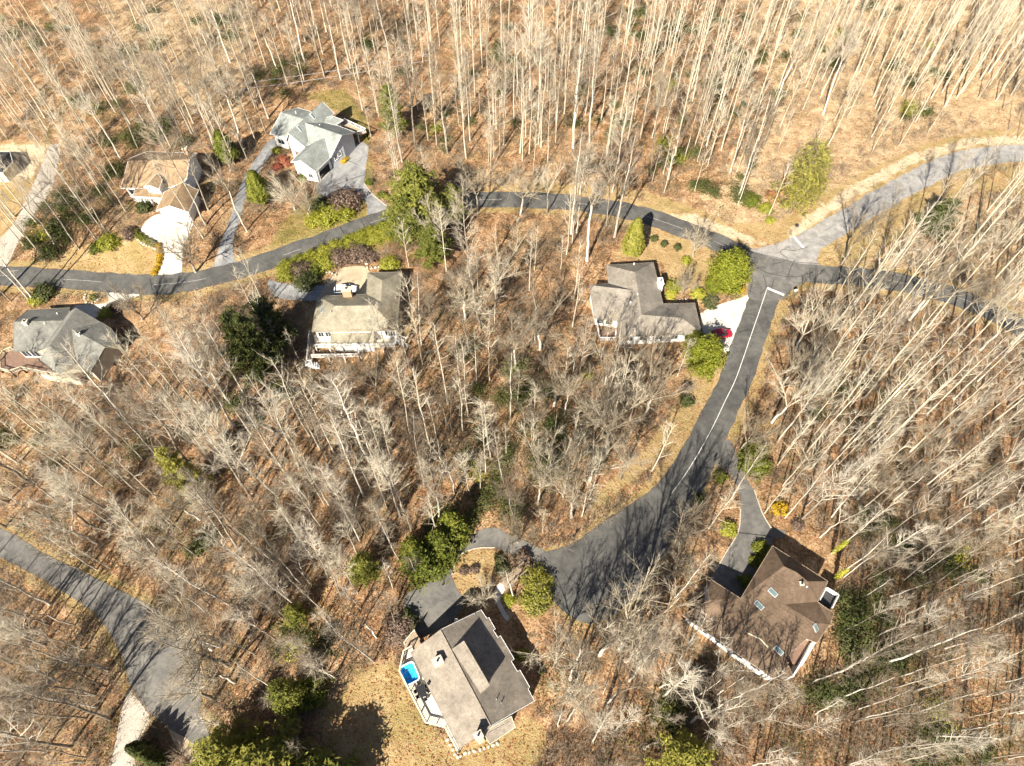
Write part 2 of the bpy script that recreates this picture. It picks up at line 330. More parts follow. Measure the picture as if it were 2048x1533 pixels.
LAWNS = {
 'lawn': [[(140, 495), (215, 472), (285, 466), (322, 512), (314, 556), (110, 550)],
          [(1285, 452), (1330, 460), (1400, 487), (1445, 505), (1440, 580), (1400, 600), (1330, 560), (1325, 528), (1230, 515), (1250, 470)],
          [(700, 1350), (790, 1320), (830, 1380), (880, 1470), (940, 1560), (690, 1560), (640, 1440)],
          [(900, 1500), (990, 1480), (1060, 1430), (1100, 1470), (1060, 1560), (900, 1560)],
          [(905, 1120), (950, 1098), (990, 1100), (1000, 1140), (960, 1180), (925, 1195), (905, 1165)],
          [(1375, 690), (1450, 700), (1400, 820), (1330, 905), (1240, 990), (1190, 1020), (1180, 1000), (1290, 900), (1370, 780)],
          [(1500, 560), (1620, 560), (1560, 640), (1520, 760), (1480, 880), (1440, 900), (1470, 780), (1500, 690)],
          [(940, 370), (1150, 380), (1290, 400), (1400, 440), (1500, 490), (1560, 500), (1500, 470), (1400, 420), (1280, 380), (1100, 365)],
          [(1500, 500), (1580, 470), (1700, 390), (1820, 320), (1950, 280), (2120, 275), (2120, 250), (1950, 262), (1840, 290), (1700, 360), (1560, 440), (1440, 450)],
          [(1700, 480), (1800, 410), (1900, 360), (2100, 330), (2100, 400), (1960, 380), (1860, 440), (1740, 520), (1640, 540)],
          [(0, 285), (110, 285), (125, 320), (40, 460), (-40, 520), (-60, 300)]],
 'green': [[(600, 190), (690, 178), (735, 240), (745, 300), (720, 280), (690, 230), (640, 205)],
           [(615, 390), (735, 400), (735, 436), (600, 480), (540, 495), (560, 450)],
           [(560, 505), (640, 480), (740, 450), (800, 430), (820, 470), (740, 510), (600, 560), (555, 560)],
           [(640, 560), (600, 560), (590, 580), (625, 580)], [(735, 290), (745, 330), (740, 385), (728, 360)]],
 'bright_litter': [[(1440, -80), (2200, -80), (2200, 300), (1900, 300), (1700, 400), (1560, 480), (1400, 440), (1450, 330), (1560, 200)], [(960, 340), (1200, 360), (1500, 470), (1440, 480), (1200, 395), (960, 380)], [(1640, 540), (1900, 380), (2200, 330), (2200, 620), (1980, 600), (1800, 545)], [(200, -60), (520, -60), (480, 240), (250, 200)]],
 'pale': [[(1580, 480), (1700, 400), (1820, 330), (1950, 290), (2120, 285), (2120, 270), (1950, 275), (1830, 305), (1700, 375), (1580, 455)],
          [(0, 290), (100, 290), (60, 360), (0, 350)], [(1320, 430), (1400, 455), (1500, 488), (1560, 495), (1480, 465), (1390, 430)]],
}
def poly_w(px): return np.array([tuple(G(*p))[:2] for p in px])
def seg_dist(X, Y, P):
    d = np.full(X.shape, 1e9)
    for a, b in zip(P[:-1], P[1:]):
        ab = b - a; L = max(ab @ ab, 1e-9); t = np.clip(((X - a[0]) * ab[0] + (Y - a[1]) * ab[1]) / L, 0, 1)
        d = np.minimum(d, np.hypot(X - a[0] - t * ab[0], Y - a[1] - t * ab[1]))
    return d
def inside(X, Y, P):
    r = np.zeros(X.shape, bool); n = len(P)
    for i in range(n):
        x1, y1 = P[i]; x2, y2 = P[(i + 1) % n]
        c = ((y1 > Y) != (y2 > Y)) & (X < (x2 - x1) * (Y - y1) / (y2 - y1 + 1e-12) + x1); r ^= c
    return r
def soft_in(X, Y, P, w=1.2):
    Q = np.vstack([P, P[:1]]); d = seg_dist(X, Y, Q); ins = inside(X, Y, P)
    return np.clip(0.5 + np.where(ins, d, -d) / (2 * w), 0, 1)
SHEETW = {k: poly_w(v[0]) for k, v in SHEETS.items()}
LAWNW = {k: [poly_w(p) for p in v] for k, v in LAWNS.items()}
HOUSEPX = {  # rough footprints keep trees off the houses
 'tan': [(240, 300), (410, 295), (405, 450), (250, 420)], 'grey': [(540, 200), (720, 200), (715, 350), (620, 370), (535, 300)],
 'olive': [(615, 535), (810, 535), (805, 720), (610, 745)], 'taupe': [(1175, 515), (1400, 515), (1405, 690), (1180, 690)],
 'slate': [(0, 605), (250, 605), (240, 770), (0, 760)], 'stone': [(800, 1215), (1075, 1200), (1075, 1440), (900, 1520)], 'brown': [(1355, 1080), (1680, 1080), (1680, 1330), (1560, 1370)]}
HOUSEW = {k: poly_w(p) for k, p in HOUSEPX.items()}
SHEETBB = {}
def clear_of(x, y, m=1.0, lawns=True):
    """is a point free of roads, drives, houses (and lawns)?"""
    X = np.array([x]); Y = np.array([y])
    for P, w in ((P1, W1), (P2, W2), (P3, W3)):
        if seg_dist(X, Y, P[::3])[0] < w / 2 + m: return False
    for P in list(SHEETW.values()) + list(HOUSEW.values()) + (LAWNW['lawn'] + LAWNW['green'] if lawns else []):
        if x < P[:, 0].min() - 2 or x > P[:, 0].max() + 2 or y < P[:, 1].min() - 2 or y > P[:, 1].max() + 2: continue
        if inside(X, Y, P)[0]: return False
    return True

def crown_clear(g, h):
    """does a crown of height h keep off the view of houses and roads?"""
    for k in (.55, .8):
        q = proj(g.x, g.y, g.z + h * k)
        if q[1] < 20: continue
        w = G(*q)
        if not clear_of(w.x, w.y, .3, False): return False
    return True

# ------------------------------------------------------------------ ground
def axis(lo, hi, step, far):
    a = list(np.arange(lo, hi + .01, step)); s = step; b = hi
    while b < far: s *= 1.35; b += s; a.append(b)
    s = step; b = lo; pre = []
    while b > -far: s *= 1.35; b -= s; pre.append(b)
    return np.array(pre[::-1] + a)
gx = axis(-165, 165, 0.9, 2500); gy = axis(-12, 225, 0.9, 2500)
X, Y = np.meshgrid(gx, gy); Z = T(X, Y)
V = np.stack([X.ravel(), Y.ravel(), Z.ravel()], 1); nx, ny = len(gx), len(gy)
I = (np.arange(ny - 1)[:, None] * nx + np.arange(nx - 1)[None, :]).ravel()
Qd = np.stack([I, I + 1, I + nx + 1, I + nx], 1)
lawn = np.zeros(X.shape); green = np.zeros(X.shape); pale = np.zeros(X.shape); bright_litter = np.zeros(X.shape)
for k, arr in (('lawn', lawn), ('green', green), ('pale', pale), ('bright_litter', bright_litter)):
    for P in LAWNW[k]: np.maximum(arr, soft_in(X, Y, P, 6.0 if k == 'bright_litter' else 1.2), out=arr)
for P, w, ext in ((P1, W1, 1.8), (P2, W2, 2.8), (P3, W3, 2.0)):
    d = seg_dist(X, Y, P[::3]); np.maximum(lawn, np.clip((w / 2 + ext - d) / 1.5 + 0.4, 0, 0.9), out=lawn)
Pl = np.vstack([SHEETW['lower_road'], SHEETW['lower_road'][:1]]); np.maximum(lawn, np.clip((2.3 - seg_dist(X, Y, Pl)) / 1.5, 0, .7), out=lawn)
Pl = np.vstack([SHEETW['cul_de_sac'], SHEETW['cul_de_sac'][:1]]); np.maximum(lawn, np.clip((1.6 - seg_dist(X, Y, Pl)) / 1.5, 0, .8), out=lawn)

mg, nt, bs = newmat('woodland floor')
p = geo_pos(nt)
n_big = noise(nt, 0.045, 4, 0.6, p); n_mid = noise(nt, 0.45, 6, 0.7, p, 0.4); n_fine = noise(nt, 3.0, 5, 0.8, p); n_leaf = noise(nt, 9.0, 3, 0.8, p)
litter = ramp(nt, math_(nt, 'ADD', math_(nt, 'MULTIPLY', n_mid, 0.45), math_(nt, 'MULTIPLY', n_fine, 0.55)),
              [(0.36, (0.045, 0.03, 0.016)), (0.44, (0.185, 0.103, 0.05)), (0.51, (0.385, 0.215, 0.106)), (0.59, (0.63, 0.42, 0.245))])
litter = mixc(nt, math_(nt, 'MULTIPLY', math_(nt, 'GREATER_THAN', n_leaf, 0.60), 0.5), litter, (0.50, 0.34, 0.20))
litter = mixc(nt, ramp(nt, n_big, [(0.42, (0, 0, 0)), (0.62, (0.75,) * 3)]), litter, mixc(nt, 1.0, litter, (1.12, 1.22, 1.30), 'MULTIPLY'))
soil = ramp(nt, n_fine, [(0.35, (0.05, 0.037, 0.024)), (0.55, (0.16, 0.115, 0.07)), (0.7, (0.30, 0.23, 0.15))])
litter = mixc(nt, ramp(nt, noise(nt, 0.11, 5, 0.65, p, 0.8), [(0.50, (0, 0, 0)), (0.62, (0.85,) * 3)]), litter, soil)
straw = ramp(nt, n_fine, [(0.32, (0.20, 0.13, 0.065)), (0.5, (0.42, 0.30, 0.165)), (0.66, (0.60, 0.47, 0.29))])
litter = mixc(nt, ramp(nt, noise(nt, 0.075, 5, 0.65, p, 0.6), [(0.53, (0, 0, 0)), (0.68, (0.7,) * 3)]), litter, straw)
moss = ramp(nt, n_fine, [(0.35, (0.05, 0.05, 0.014)), (0.6, (0.17, 0.155, 0.05))])
litter = mixc(nt, ramp(nt, noise(nt, 0.2, 5, 0.7, p, 0.5), [(0.58, (0, 0, 0)), (0.68, (0.6,) * 3)]), litter, moss)
dry = ramp(nt, math_(nt, 'ADD', math_(nt, 'MULTIPLY', n_mid, 0.6), math_(nt, 'MULTIPLY', n_fine, 0.4)),
           [(0.30, (0.26, 0.155, 0.065)), (0.5, (0.44, 0.305, 0.145)), (0.68, (0.56, 0.43, 0.24))])
dry = mixc(nt, ramp(nt, noise(nt, 0.16, 3, 0.6, p), [(0.45, (0, 0, 0)), (0.65, (0.5,) * 3)]), dry, (0.30, 0.25, 0.085))
grn = ramp(nt, n_fine, [(0.3, (0.10, 0.11, 0.02)), (0.55, (0.24, 0.22, 0.05)), (0.72, (0.38, 0.30, 0.10))])
sand = ramp(nt, n_mid, [(0.3, (0.52, 0.38, 0.23)), (0.7, (0.70, 0.58, 0.41))])
def att(name):
    a = nt.nodes.new('ShaderNodeAttribute'); a.attribute_name = name
    t = math_(nt, 'ADD', a.outputs['Fac'], math_(nt, 'MULTIPLY', math_(nt, 'SUBTRACT', n_mid, 0.5), 1.3))
    m = nt.nodes.new('ShaderNodeMapRange'); m.inputs[1].default_value = 0.35; m.inputs[2].default_value = 0.65
    nt.links.new(t, m.inputs[0]); return m.outputs[0]
litter = mixc(nt, math_(nt, 'MULTIPLY', att('bright_litter'), 0.75), litter, ramp(nt, math_(nt, 'ADD', math_(nt, 'MULTIPLY', n_mid, 0.45), math_(nt, 'MULTIPLY', n_fine, 0.55)), [(0.36, (0.17, 0.10, 0.05)), (0.46, (0.46, 0.31, 0.17)), (0.58, (0.70, 0.54, 0.34))]))  # brighter litter zones: glare on the upper slopes painted into the leaf colour
col = mixc(nt, math_(nt, 'MULTIPLY', att('lawn'), 0.92), litter, dry); col = mixc(nt, math_(nt, 'MULTIPLY', att('green'), 0.6), col, grn); col = mixc(nt, att('pale'), col, sand)
nt.links.new(col, bs.inputs['Base Color']); bs.inputs['Roughness'].default_value = 1.0; bs.inputs['Specular IOR Level'].default_value = 0.1
bump(nt, bs, math_(nt, 'ADD', n_fine, math_(nt, 'MULTIPLY', n_mid, 1.5)), 1.0, 0.45)
gm = np_mesh('ground', V, Qd, mg, True)
for k, arr in (('lawn', lawn), ('green', green), ('pale', pale), ('bright_litter', bright_litter)):
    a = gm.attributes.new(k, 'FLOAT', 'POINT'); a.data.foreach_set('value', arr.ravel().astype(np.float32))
ground = structure(put('ground', gm))

# ------------------------------------------------------------------ roads, drives, markings
def ribbon(name, P, w, lift, mat, cross=6, edge=0.12):
    P = np.asarray(P); d = np.gradient(P, axis=0); d /= np.linalg.norm(d, axis=1)[:, None] + 1e-9
    n = np.stack([-d[:, 1], d[:, 0]], 1); rnd = np.random.RandomState(len(P))
    offs = np.linspace(-w / 2, w / 2, cross + 1); rows = []
    for j, o in enumerate(offs):
        jit = rnd.normal(0, edge, len(P)) if j in (0, cross) and edge else 0
        q = P + n * (o + jit)[:, None] if hasattr(jit, '__len__') else P + n * o
        rows.append(np.column_stack([q, T(q[:, 0], q[:, 1]) + (lift if j not in (0, cross) or not edge else lift - 0.02)]))
    A = np.stack(rows, 1).reshape(-1, 3); m = cross + 1
    I = (np.arange(len(P) - 1)[:, None] * m + np.arange(cross)[None, :]).ravel()
    return put(name, np_mesh(name, A, np.stack([I, I + m, I + m + 1, I + 1], 1)[:, ::-1] if False else np.stack([I, I + 1, I + m + 1, I + m], 1), mat, True))
def sheet(name, P, lift, mat):
    bm = bmesh.new(); P = smooth(list(P) + [P[0]], 1.0)[:-1]
    rnd = np.random.RandomState(len(P)); P = P + rnd.normal(0, 0.05, P.shape)
    f = bm.faces.new([bm.verts.new((x, y, 0)) for x, y in P])
    f.normal_update(); bmesh.ops.triangulate(bm, faces=[f])
    for _ in range(5):
        es = [e for e in bm.edges if e.calc_length() > 2.2]
        if not es: break
        bmesh.ops.subdivide_edges(bm, edges=es, cuts=1); bmesh.ops.triangulate(bm, faces=bm.faces)
    co = np.array([v.co[:] for v in bm.verts]); z = T(co[:, 0], co[:, 1]) + lift
    for v, zz in zip(bm.verts, z): v.co.z = zz
    bmesh.ops.recalc_face_normals(bm, faces=bm.faces)
    if sum(f.normal.z for f in bm.faces) < 0: bmesh.ops.reverse_faces(bm, faces=bm.faces)
    me = bpy.data.meshes.new(name); bm.to_mesh(me); bm.free(); me.materials.append(mat)
    return structure(put(name, me))
structure(ribbon('crossing_road', P1, W1, 0.060, M['asphalt'])); structure(ribbon('upper_road', P2, W2, 0.068, M['asphalt_old']))
structure(ribbon('descending_road', P3, W3, 0.076, M['asphalt']))
sheet('intersection', poly_w([(1478, 502), (1500, 505), (1545, 515), (1600, 528), (1655, 534), (1662, 560), (1612, 566), (1580, 585), (1565, 600), (1500, 600), (1497, 560), (1488, 530)]), 0.083, M['asphalt_mid'])
sheet('upper_road_mouth', poly_w([(1496, 500), (1530, 494), (1570, 482), (1600, 470), (1640, 480), (1640, 505), (1632, 522), (1640, 536), (1600, 532), (1545, 518)]), 0.079, M['asphalt_old'])
for k, (px, m, lift) in SHEETS.items():
    sheet(k, SHEETW[k], lift if k != 'cul_de_sac' else 0.07, M[m])
def sub(P, a, b): n = len(P); return P[int(a * n):max(int(b * n), int(a * n) + 2)]
def marking(P, w, lift, mat='paint', name='road_marking'): return structure(ribbon(name, P, w, lift, M[mat], 1, 0.0))
rng = random.Random(5)
def frac_of(P, px):
    g = G(*px); return float(np.argmin(np.hypot(P[:, 0] - g.x, P[:, 1] - g.y))) / len(P)
a, b = frac_of(P3, (1533, 584)), frac_of(P3, (1337, 995)); marking(sub(P3, a, b), 0.12, 0.098)
a, b = frac_of(P2, (1621, 484)), 1.0; marking(sub(P2, a, b), 0.10, 0.088, 'paint_worn')
t = 0.0
i = 4
while i < len(P1) - 10:       # worn broken centre line of the crossing road
    g = proj(P1[i, 0], P1[i, 1], 0)
    n = rng.randint(4, 9)
    if not (1470 < g[0] < 1680): marking(P1[i:i + n], 0.09, 0.078, 'paint_worn')
    i += n + rng.randint(3, 12)
def strip(pts, w, lift, mat, name): return marking(smooth([tuple(G(*p))[:2] for p in pts], 0.8), w, lift, mat, name)
strip([(1534, 577), (1568, 591)], 0.55, 0.102, 'paint', 'stop_line'); strip([(1587, 474), (1607, 497)], 0.5, 0.102, 'paint', 'stop_line')
for c in [[(1500, 505), (1545, 514), (1590, 525), (1640, 528)], [(1505, 532), (1540, 548), (1590, 555), (1625, 545)], [(1545, 530), (1575, 520), (1560, 505), (1580, 494)], [(1575, 555), (1582, 535), (1590, 520)],
          [(1527, 552), (1532, 575), (1520, 590)], [(1497, 600), (1525, 604)], [(1490, 628), (1516, 632)], [(1478, 665), (1500, 660), (1512, 668)], [(1548, 560), (1540, 585)],
          [(1565, 500), (1590, 502), (1615, 495)], [(1505, 560), (1500, 585)], [(680, 454), (695, 480)], [(722, 442), (735, 462)], [(300, 556), (305, 584)], [(900, 395), (905, 415)],
          [(1300, 424), (1310, 448)], [(1250, 416), (1256, 436)], [(1476, 1066), (1543, 1074)], [(1385, 905), (1410, 925), (1405, 940)], [(1290, 1000), (1310, 1030), (1300, 1060)], [(660, 375), (700, 360), (730, 350)], [(690, 320), (715, 330)]]:
    strip(c, 0.11, 0.095, 'tar', 'tar_seam')
for c in [[(318, 536), (360, 538)], [(322, 516), (363, 515)], [(306, 488), (370, 487)], [(290, 464), (378, 466)], [(330, 432), (338, 550)], [(1420, 622), (1478, 668)], [(1452, 610), (1478, 655)], [(1408, 655), (1470, 690)], [(1436, 616), (1412, 665)]]:
    strip(c, 0.07, 0.062, 'kerb', 'slab_joint')
for pts in [[(784, 421), (747, 391), (729, 368)], [(1481, 1018), (1476, 1064), (1451, 1107), (1432, 1140)], [(1543, 1058), (1525, 1028), (1508, 980)], [(904, 1150), (918, 1113), (950, 1098), (990, 1096)]]:
    q = smooth([tuple(G(*p))[:2] for p in pts], 1.0); mb = MB()
    for u, v in zip(q[:-1], q[1:]):
        mb.beam((u[0], u[1], float(T(*u)) + 0.16), (v[0], v[1], float(T(*v)) + 0.16), 0.18, 0.3)
    structure(mb.build('drive_kerb', M['kerb']))

# ------------------------------------------------------------------ houses
class House:
    def __init__(self, name, label, crop, centre, roof, wall, trim='white'):
        g = G(*centre); self.z0 = g.z
        self.root = thing(name, label, 'house', (g.x, g.y, g.z)); self.off = Vector((g.x, g.y, g.z))
        self.crop = crop; self.roof, self.wall, self.trim = M[roof], M[wall], M[trim]; self.K = {}
    def px(self, cx, cy): ox, oy, s = self.crop; return ox + cx * s, oy + cy * s
    def pt(self, spec):
        """(cx, cy, height) or (cx, cy, (three keys of a roof plane)) -> world point"""
        cx, cy, z = spec; q = self.px(cx, cy)
        if isinstance(z, (tuple, list)):
            A, B, C = (self.K[k] for k in z); n = (B - A).cross(C - A); d = Vector(ray(*q)); o = Vector((0, 0, CH))
            return o + d * ((A - o).dot(n) / d.dot(n))
        return WZ(q[0], q[1], self.z0 + z)
    def part(self, name, mb, mat, parent=None, smooth=False):
        me = mb.mesh(name, mat, smooth)
        ofs = self.off; me.transform(__import__('mathutils').Matrix.Translation(-ofs))
        return put(name, me, parent or self.root)
    def block(self, verts, faces, thick=0.22, inset=0.45, walls=True, wall=None, lift=0.0, base=-3.2, roof=None, trim=None):
        """a roof made of sloping faces, its fascia, and the walls standing under its edge"""
        for k, s in verts.items():
            if s[0] == 'mir':
                a, b = self.K[s[1]], self.K[s[2]]; q = b + (b - a) * s[3]; self.K[k] = Vector((q.x, q.y, b.z - (b.z - a.z) * s[4]))
            else: self.K[k] = self.pt(s) + Vector((0, 0, lift))
        keys = sorted({k for f in faces for k in f}); idx = {k: i for i, k in enumerate(keys)}
        fs = []
        for f in faces:
            P = [self.K[k] for k in f]; area = sum(P[i].x * P[(i + 1) % len(P)].y - P[(i + 1) % len(P)].x * P[i].y for i in range(len(P)))
            fs.append(list(f) if area > 0 else list(f)[::-1])
        mb = MB(); top = [self.K[k] for k in keys]
        mb.add(top + [p - Vector((0, 0, thick)) for p in top], [tuple(idx[k] for k in f) for f in fs] + [tuple(idx[k] + len(keys) for k in f[::-1]) for f in fs])
        me = mb.mesh('roof', roof or self.roof); bm = bmesh.new(); bm.from_mesh(me); bmesh.ops.triangulate(bm, faces=bm.faces); bm.to_mesh(me); bm.free()
        me.transform(__import__('mathutils').Matrix.Translation(-self.off)); ro = put('roof', me, self.root)
        cnt = {}
        for f in fs:
            for a, b in zip(f, f[1:] + f[:1]): cnt[(a, b)] = cnt.get((a, b), 0) + 1
        bd = [(a, b) for (a, b) in cnt if (b, a) not in cnt]
        fm = MB()
        for a, b in bd:
            A, B = self.K[a], self.K[b]; n = Vector((B.y - A.y, A.x - B.x, 0))
            if n.length < 1e-5: continue
            n = n.normalized() * 0.03; u = Vector((0, 0, 0.035)); d = Vector((0, 0, thick + 0.03))
            fm.add([A - n + u, B - n + u, B - n - d, A - n - d, A + n + u, B + n + u, B + n - d, A + n - d], [(3, 2, 1, 0), (4, 5, 6, 7), (0, 1, 5, 4), (2, 3, 7, 6), (1, 2, 6, 5), (3, 0, 4, 7)])
        self.part('fascia', fm, M[trim] if trim else self.trim, ro)
        nxt = dict(bd); self.inner = {}
        start = bd[0][0]; loop = [start]
        while nxt.get(loop[-1]) is not None and nxt[loop[-1]] != start and len(loop) < 60: loop.append(nxt[loop[-1]])
        n = len(loop); inn = []
        for i in range(n):
            A, B, C = self.K[loop[i - 1]], self.K[loop[i]], self.K[loop[(i + 1) % n]]
            d1 = Vector((B.x - A.x, B.y - A.y)).normalized(); d2 = Vector((C.x - B.x, C.y - B.y)).normalized()
            m = Vector((-d1.y, d1.x)) + Vector((-d2.y, d2.x)); m = m / max(0.5, m.dot(m) / 2) if m.length > 0.1 else Vector((-d1.y, d1.x))
            inn.append(Vector((B.x + m.x * inset, B.y + m.y * inset, B.z - thick * 0.6)))
        for k, p in zip(loop, inn): self.inner[k] = p
        if walls:
            wm = MB()
            for i in range(n):
                A, B = inn[i], inn[(i + 1) % n]; zb = self.z0 + base
                wm.add([(A.x, A.y, zb), (B.x, B.y, zb), tuple(B), tuple(A)], [(0, 1, 2, 3)])
            self.part('wall', wm, M[wall] if wall else self.wall)
        return ro
    def window(self, ka, kb, t, zc, w, h, name='window', mat='glass', frame='white', inner=None):
        inn = inner or self.inner; A, B = inn[ka], inn[kb]; d = Vector((B.x - A.x, B.y - A.y, 0)); d.normalize(); n = Vector((d.y, -d.x, 0))
        c = A + (B - A) * t; c = Vector((c.x, c.y, self.z0 + zc)) + n * 0.04; u = Vector((0, 0, 1))
        fr = MB(); fw = 0.09
        def slab(cc, ww, hh, dep, mb):
            P = []
            for s in (0, 1):
                for a_, b_ in ((-1, -1), (1, -1), (1, 1), (-1, 1)): P.append(cc + d * (a_ * ww / 2) + u * (b_ * hh / 2) + n * (dep * s))
            mb.add(P, [(3, 2, 1, 0), (4, 5, 6, 7), (0, 1, 5, 4), (1, 2, 6, 5), (2, 3, 7, 6), (3, 0, 4, 7)])
        slab(c + u * (h / 2), w + 2 * fw, fw * 1.4, 0.08, fr); slab(c - u * (h / 2), w + 2 * fw, fw * 1.4, 0.10, fr)
        for s in (-1, 1): slab(c + d * (s * (w / 2 + fw / 2)), fw, h - fw * 1.4, 0.08, fr)
        if name == 'window': slab(c, 0.05, h - fw * 1.4, 0.05, fr)
        o = self.part(name, fr, M[frame]); pm = MB(); slab(c - n * 0.01, w, h, 0.03, pm); self.part('pane' if name == 'window' else 'panel', pm, M[mat], o)
    def on_plane(self, name, cx, cy, keys, L, Wd, h, mat, frame=None, along=None):
        """box lying on a roof plane, long side running down the slope"""
        A, B, C = (self.K[k] for k in keys); n = (B - A).cross(C - A).normalized()
        if n.z < 0: n = -n
        c = self.pt((cx, cy, keys)); dn = Vector((n.x, n.y, 0)); dn = dn - n * dn.dot(n)
        dn = dn.normalized() if dn.length > 1e-4 else Vector((1, 0, 0))
        if along:
            e = self.K[along[1]] - self.K[along[0]]; dn = (e - n * e.dot(n)).normalized()
        sd_ = n.cross(dn); mb = MB(); P = []
        for s in (-0.05, h):
            for a_, b_ in ((-1, -1), (1, -1), (1, 1), (-1, 1)): P.append(c + dn * (a_ * L / 2) + sd_ * (b_ * Wd / 2) + n * s)
        bx_f = [(3, 2, 1, 0), (4, 5, 6, 7), (0, 1, 5, 4), (1, 2, 6, 5), (2, 3, 7, 6), (3, 0, 4, 7)]
        mb.add(P, bx_f); o = self.part(name, mb, M[frame or mat])
        if frame:
            g = MB(); P = []
            for s in (h - 0.01, h + 0.03):
                for a_, b_ in ((-1, -1), (1, -1), (1, 1), (-1, 1)): P.append(c + dn * (a_ * (L / 2 - 0.1)) + sd_ * (b_ * (Wd / 2 - 0.1)) + n * s)
            g.add(P, bx_f); self.part('pane', g, M[mat], o)
    def chimney(self, cx, cy, z, w, d, up, mat, rz=0.0, cap='stone', down=2.5):
        c = self.pt((cx, cy, z)); mb = MB(); mb.box((c.x, c.y, c.z + (up - down) / 2), (w, d, up + down), rz)
        o = self.part('chimney', mb, M[mat]); k = MB(); k.box((c.x, c.y, c.z + up + 0.06), (w + 0.2, d + 0.2, 0.14), rz); self.part('chimney_cap', k, M[cap], o)
        f = MB()
        f.tube([(c.x, c.y, c.z + up + 0.1), (c.x, c.y, c.z + up + 0.5)], [0.16, 0.14], 8); self.part('flue', f, M['black'], o)
    def vent(self, cx, cy, keys, r=0.07, h=0.45, mat='metal'):
        c = self.pt((cx, cy, keys)); f = MB(); f.tube([c - Vector((0, 0, 0.2)), c + Vector((0, 0, h))], r, 8); self.part('roof_vent', f, M[mat])
    def deck(self, pts, z, mat, rail=None, rmat='white', h=1.0, sp=1.6, solid=False, posts=True, name='deck', thick=0.25):
        W = [self.pt((x, y, z)) for x, y in pts]
        bm = bmesh.new(); f = bm.faces.new([bm.verts.new(p) for p in W])
        if f.normal.z == 0: f.normal_update()
        bm.normal_update()
        if f.normal.z < 0: bmesh.ops.reverse_faces(bm, faces=[f])
        r = bmesh.ops.extrude_face_region(bm, geom=[f]); vv = [g for g in r['geom'] if isinstance(g, bmesh.types.BMVert)]
        for v in bm.verts:
            if v not in vv: v.co.z -= thick
        bmesh.ops.triangulate(bm, faces=bm.faces); bmesh.ops.recalc_face_normals(bm, faces=bm.faces)
        me = bpy.data.meshes.new('floor'); bm.to_mesh(me); bm.free(); me.materials.append(M[mat]); me.transform(__import__('mathutils').Matrix.Translation(-self.off))
        dk = put(name, me, self.root)
        if rail:
            mb = MB(); pb = MB()
            for i, j in rail:
                A, B = W[i], W[j]; L = (B - A).length; n = max(1, int(round(L / sp)))
                mb.beam(A + Vector((0, 0, h)), B + Vector((0, 0, h)), 0.14, 0.07); mb.beam(A + Vector((0, 0, 0.15)), B + Vector((0, 0, 0.15)), 0.06, 0.06)
                if solid: mb.beam(A + Vector((0, 0, h - 0.08)), B + Vector((0, 0, h - 0.08)), 0.05, h - 0.1)
                for k in range(n + 1):
                    p = A + (B - A) * (k / n); mb.box((p.x, p.y, p.z + h / 2), (0.13, 0.13, h + 0.05))
                m = max(1, int(L / 0.28))
                if not solid:
                    for k in range(1, m):
                        p = A + (B - A) * (k / m); mb.box((p.x, p.y, p.z + h / 2), (0.045, 0.045, h - 0.1))
                if posts:
                    n2 = max(1, int(round(L / 2.6)))
                    for k in range(n2 + 1):
                        p = A + (B - A) * (k / n2); zg = float(T(p.x, p.y)) - 0.3
                        if p.z - thick > zg + 0.4:
                            q = MB(); q.box((p.x, p.y, (p.z - thick + zg) / 2), (0.2, 0.2, p.z - thick - zg)); self.part('deck_post', q, M[rmat])
            self.part('railing', mb, M[rmat], dk)
        return dk, W

# --- tan roofed house (upper left)
h = House('house', 'house with sandy tan shingle roof, porch and white concrete driveway', (230, 290, .137), (325, 385), 'roof_tan', 'white')
h.block({'r0': (190, 235, 6.4), 'r1': (1085, 215, 6.4), 's0': (85, 630, 3.2), 's1': (330, 635, ('r0', 'r1', 's0')), 'p1': (700, 645, ('r0', 'r1', 's0')), 'g0': (985, 560, ('r0', 'r1', 's0')),
         'q': (1050, 480, ('r0', 'r1', 's0')), 'n1': (1200, 122, 4.3), 'n0': (470, 100, 3.8), 'n2': (205, 200, 4.4)},
        [('r0', 's0', 's1', 'p1', 'g0', 'q', 'r1'), ('r0', 'r1', 'n1', 'n0', 'n2')])
h.window('s0', 's1', 0.45, 1.7, 1.5, 1.4)
h.block({'a': (300, 638, ('r0', 'r1', 's0')), 'b': (705, 648, ('r0', 'r1', 's0')), 'c': (705, 785, 2.75), 'd': (262, 757, 2.75)}, [('a', 'd', 'c', 'b')], walls=False, lift=0.06)
for i in range(5):
    c = h.K['d'].lerp(h.K['c'], 0.06 + 0.22 * i); mb = MB(); mb.box((c.x, c.y + 0.3, (c.z - 0.2 + h.z0 - 0.5) / 2), (0.22, 0.22, c.z - 0.2 - h.z0 + 0.5)); h.part('porch_post', mb, M['white'])
h.deck([(300, 700), (690, 720), (660, 830), (290, 820)], 0.25, 'deck_pale', [(2, 3)], 'white', 0.9, name='porch_floor', posts=False)
h.block({'g0': (985, 545, 5.3), 'g1': (800, 890, 5.3), 'gw0': (720, 690, 3.1), 'gw1': (600, 960, 3.0), 'ge0': (1220, 665, 3.0), 'ge1': (1078, 985, 3.0)}, [('g0', 'gw0', 'gw1', 'g1'), ('g0', 'g1', 'ge1', 'ge0')])
h.window('gw1', 'g1', 0.62, 1.1, 2.3, 2.1, 'garage_door', 'white', 'white'); h.window('g1', 'ge1', 0.42, 1.1, 2.3, 2.1, 'garage_door', 'white', 'white')
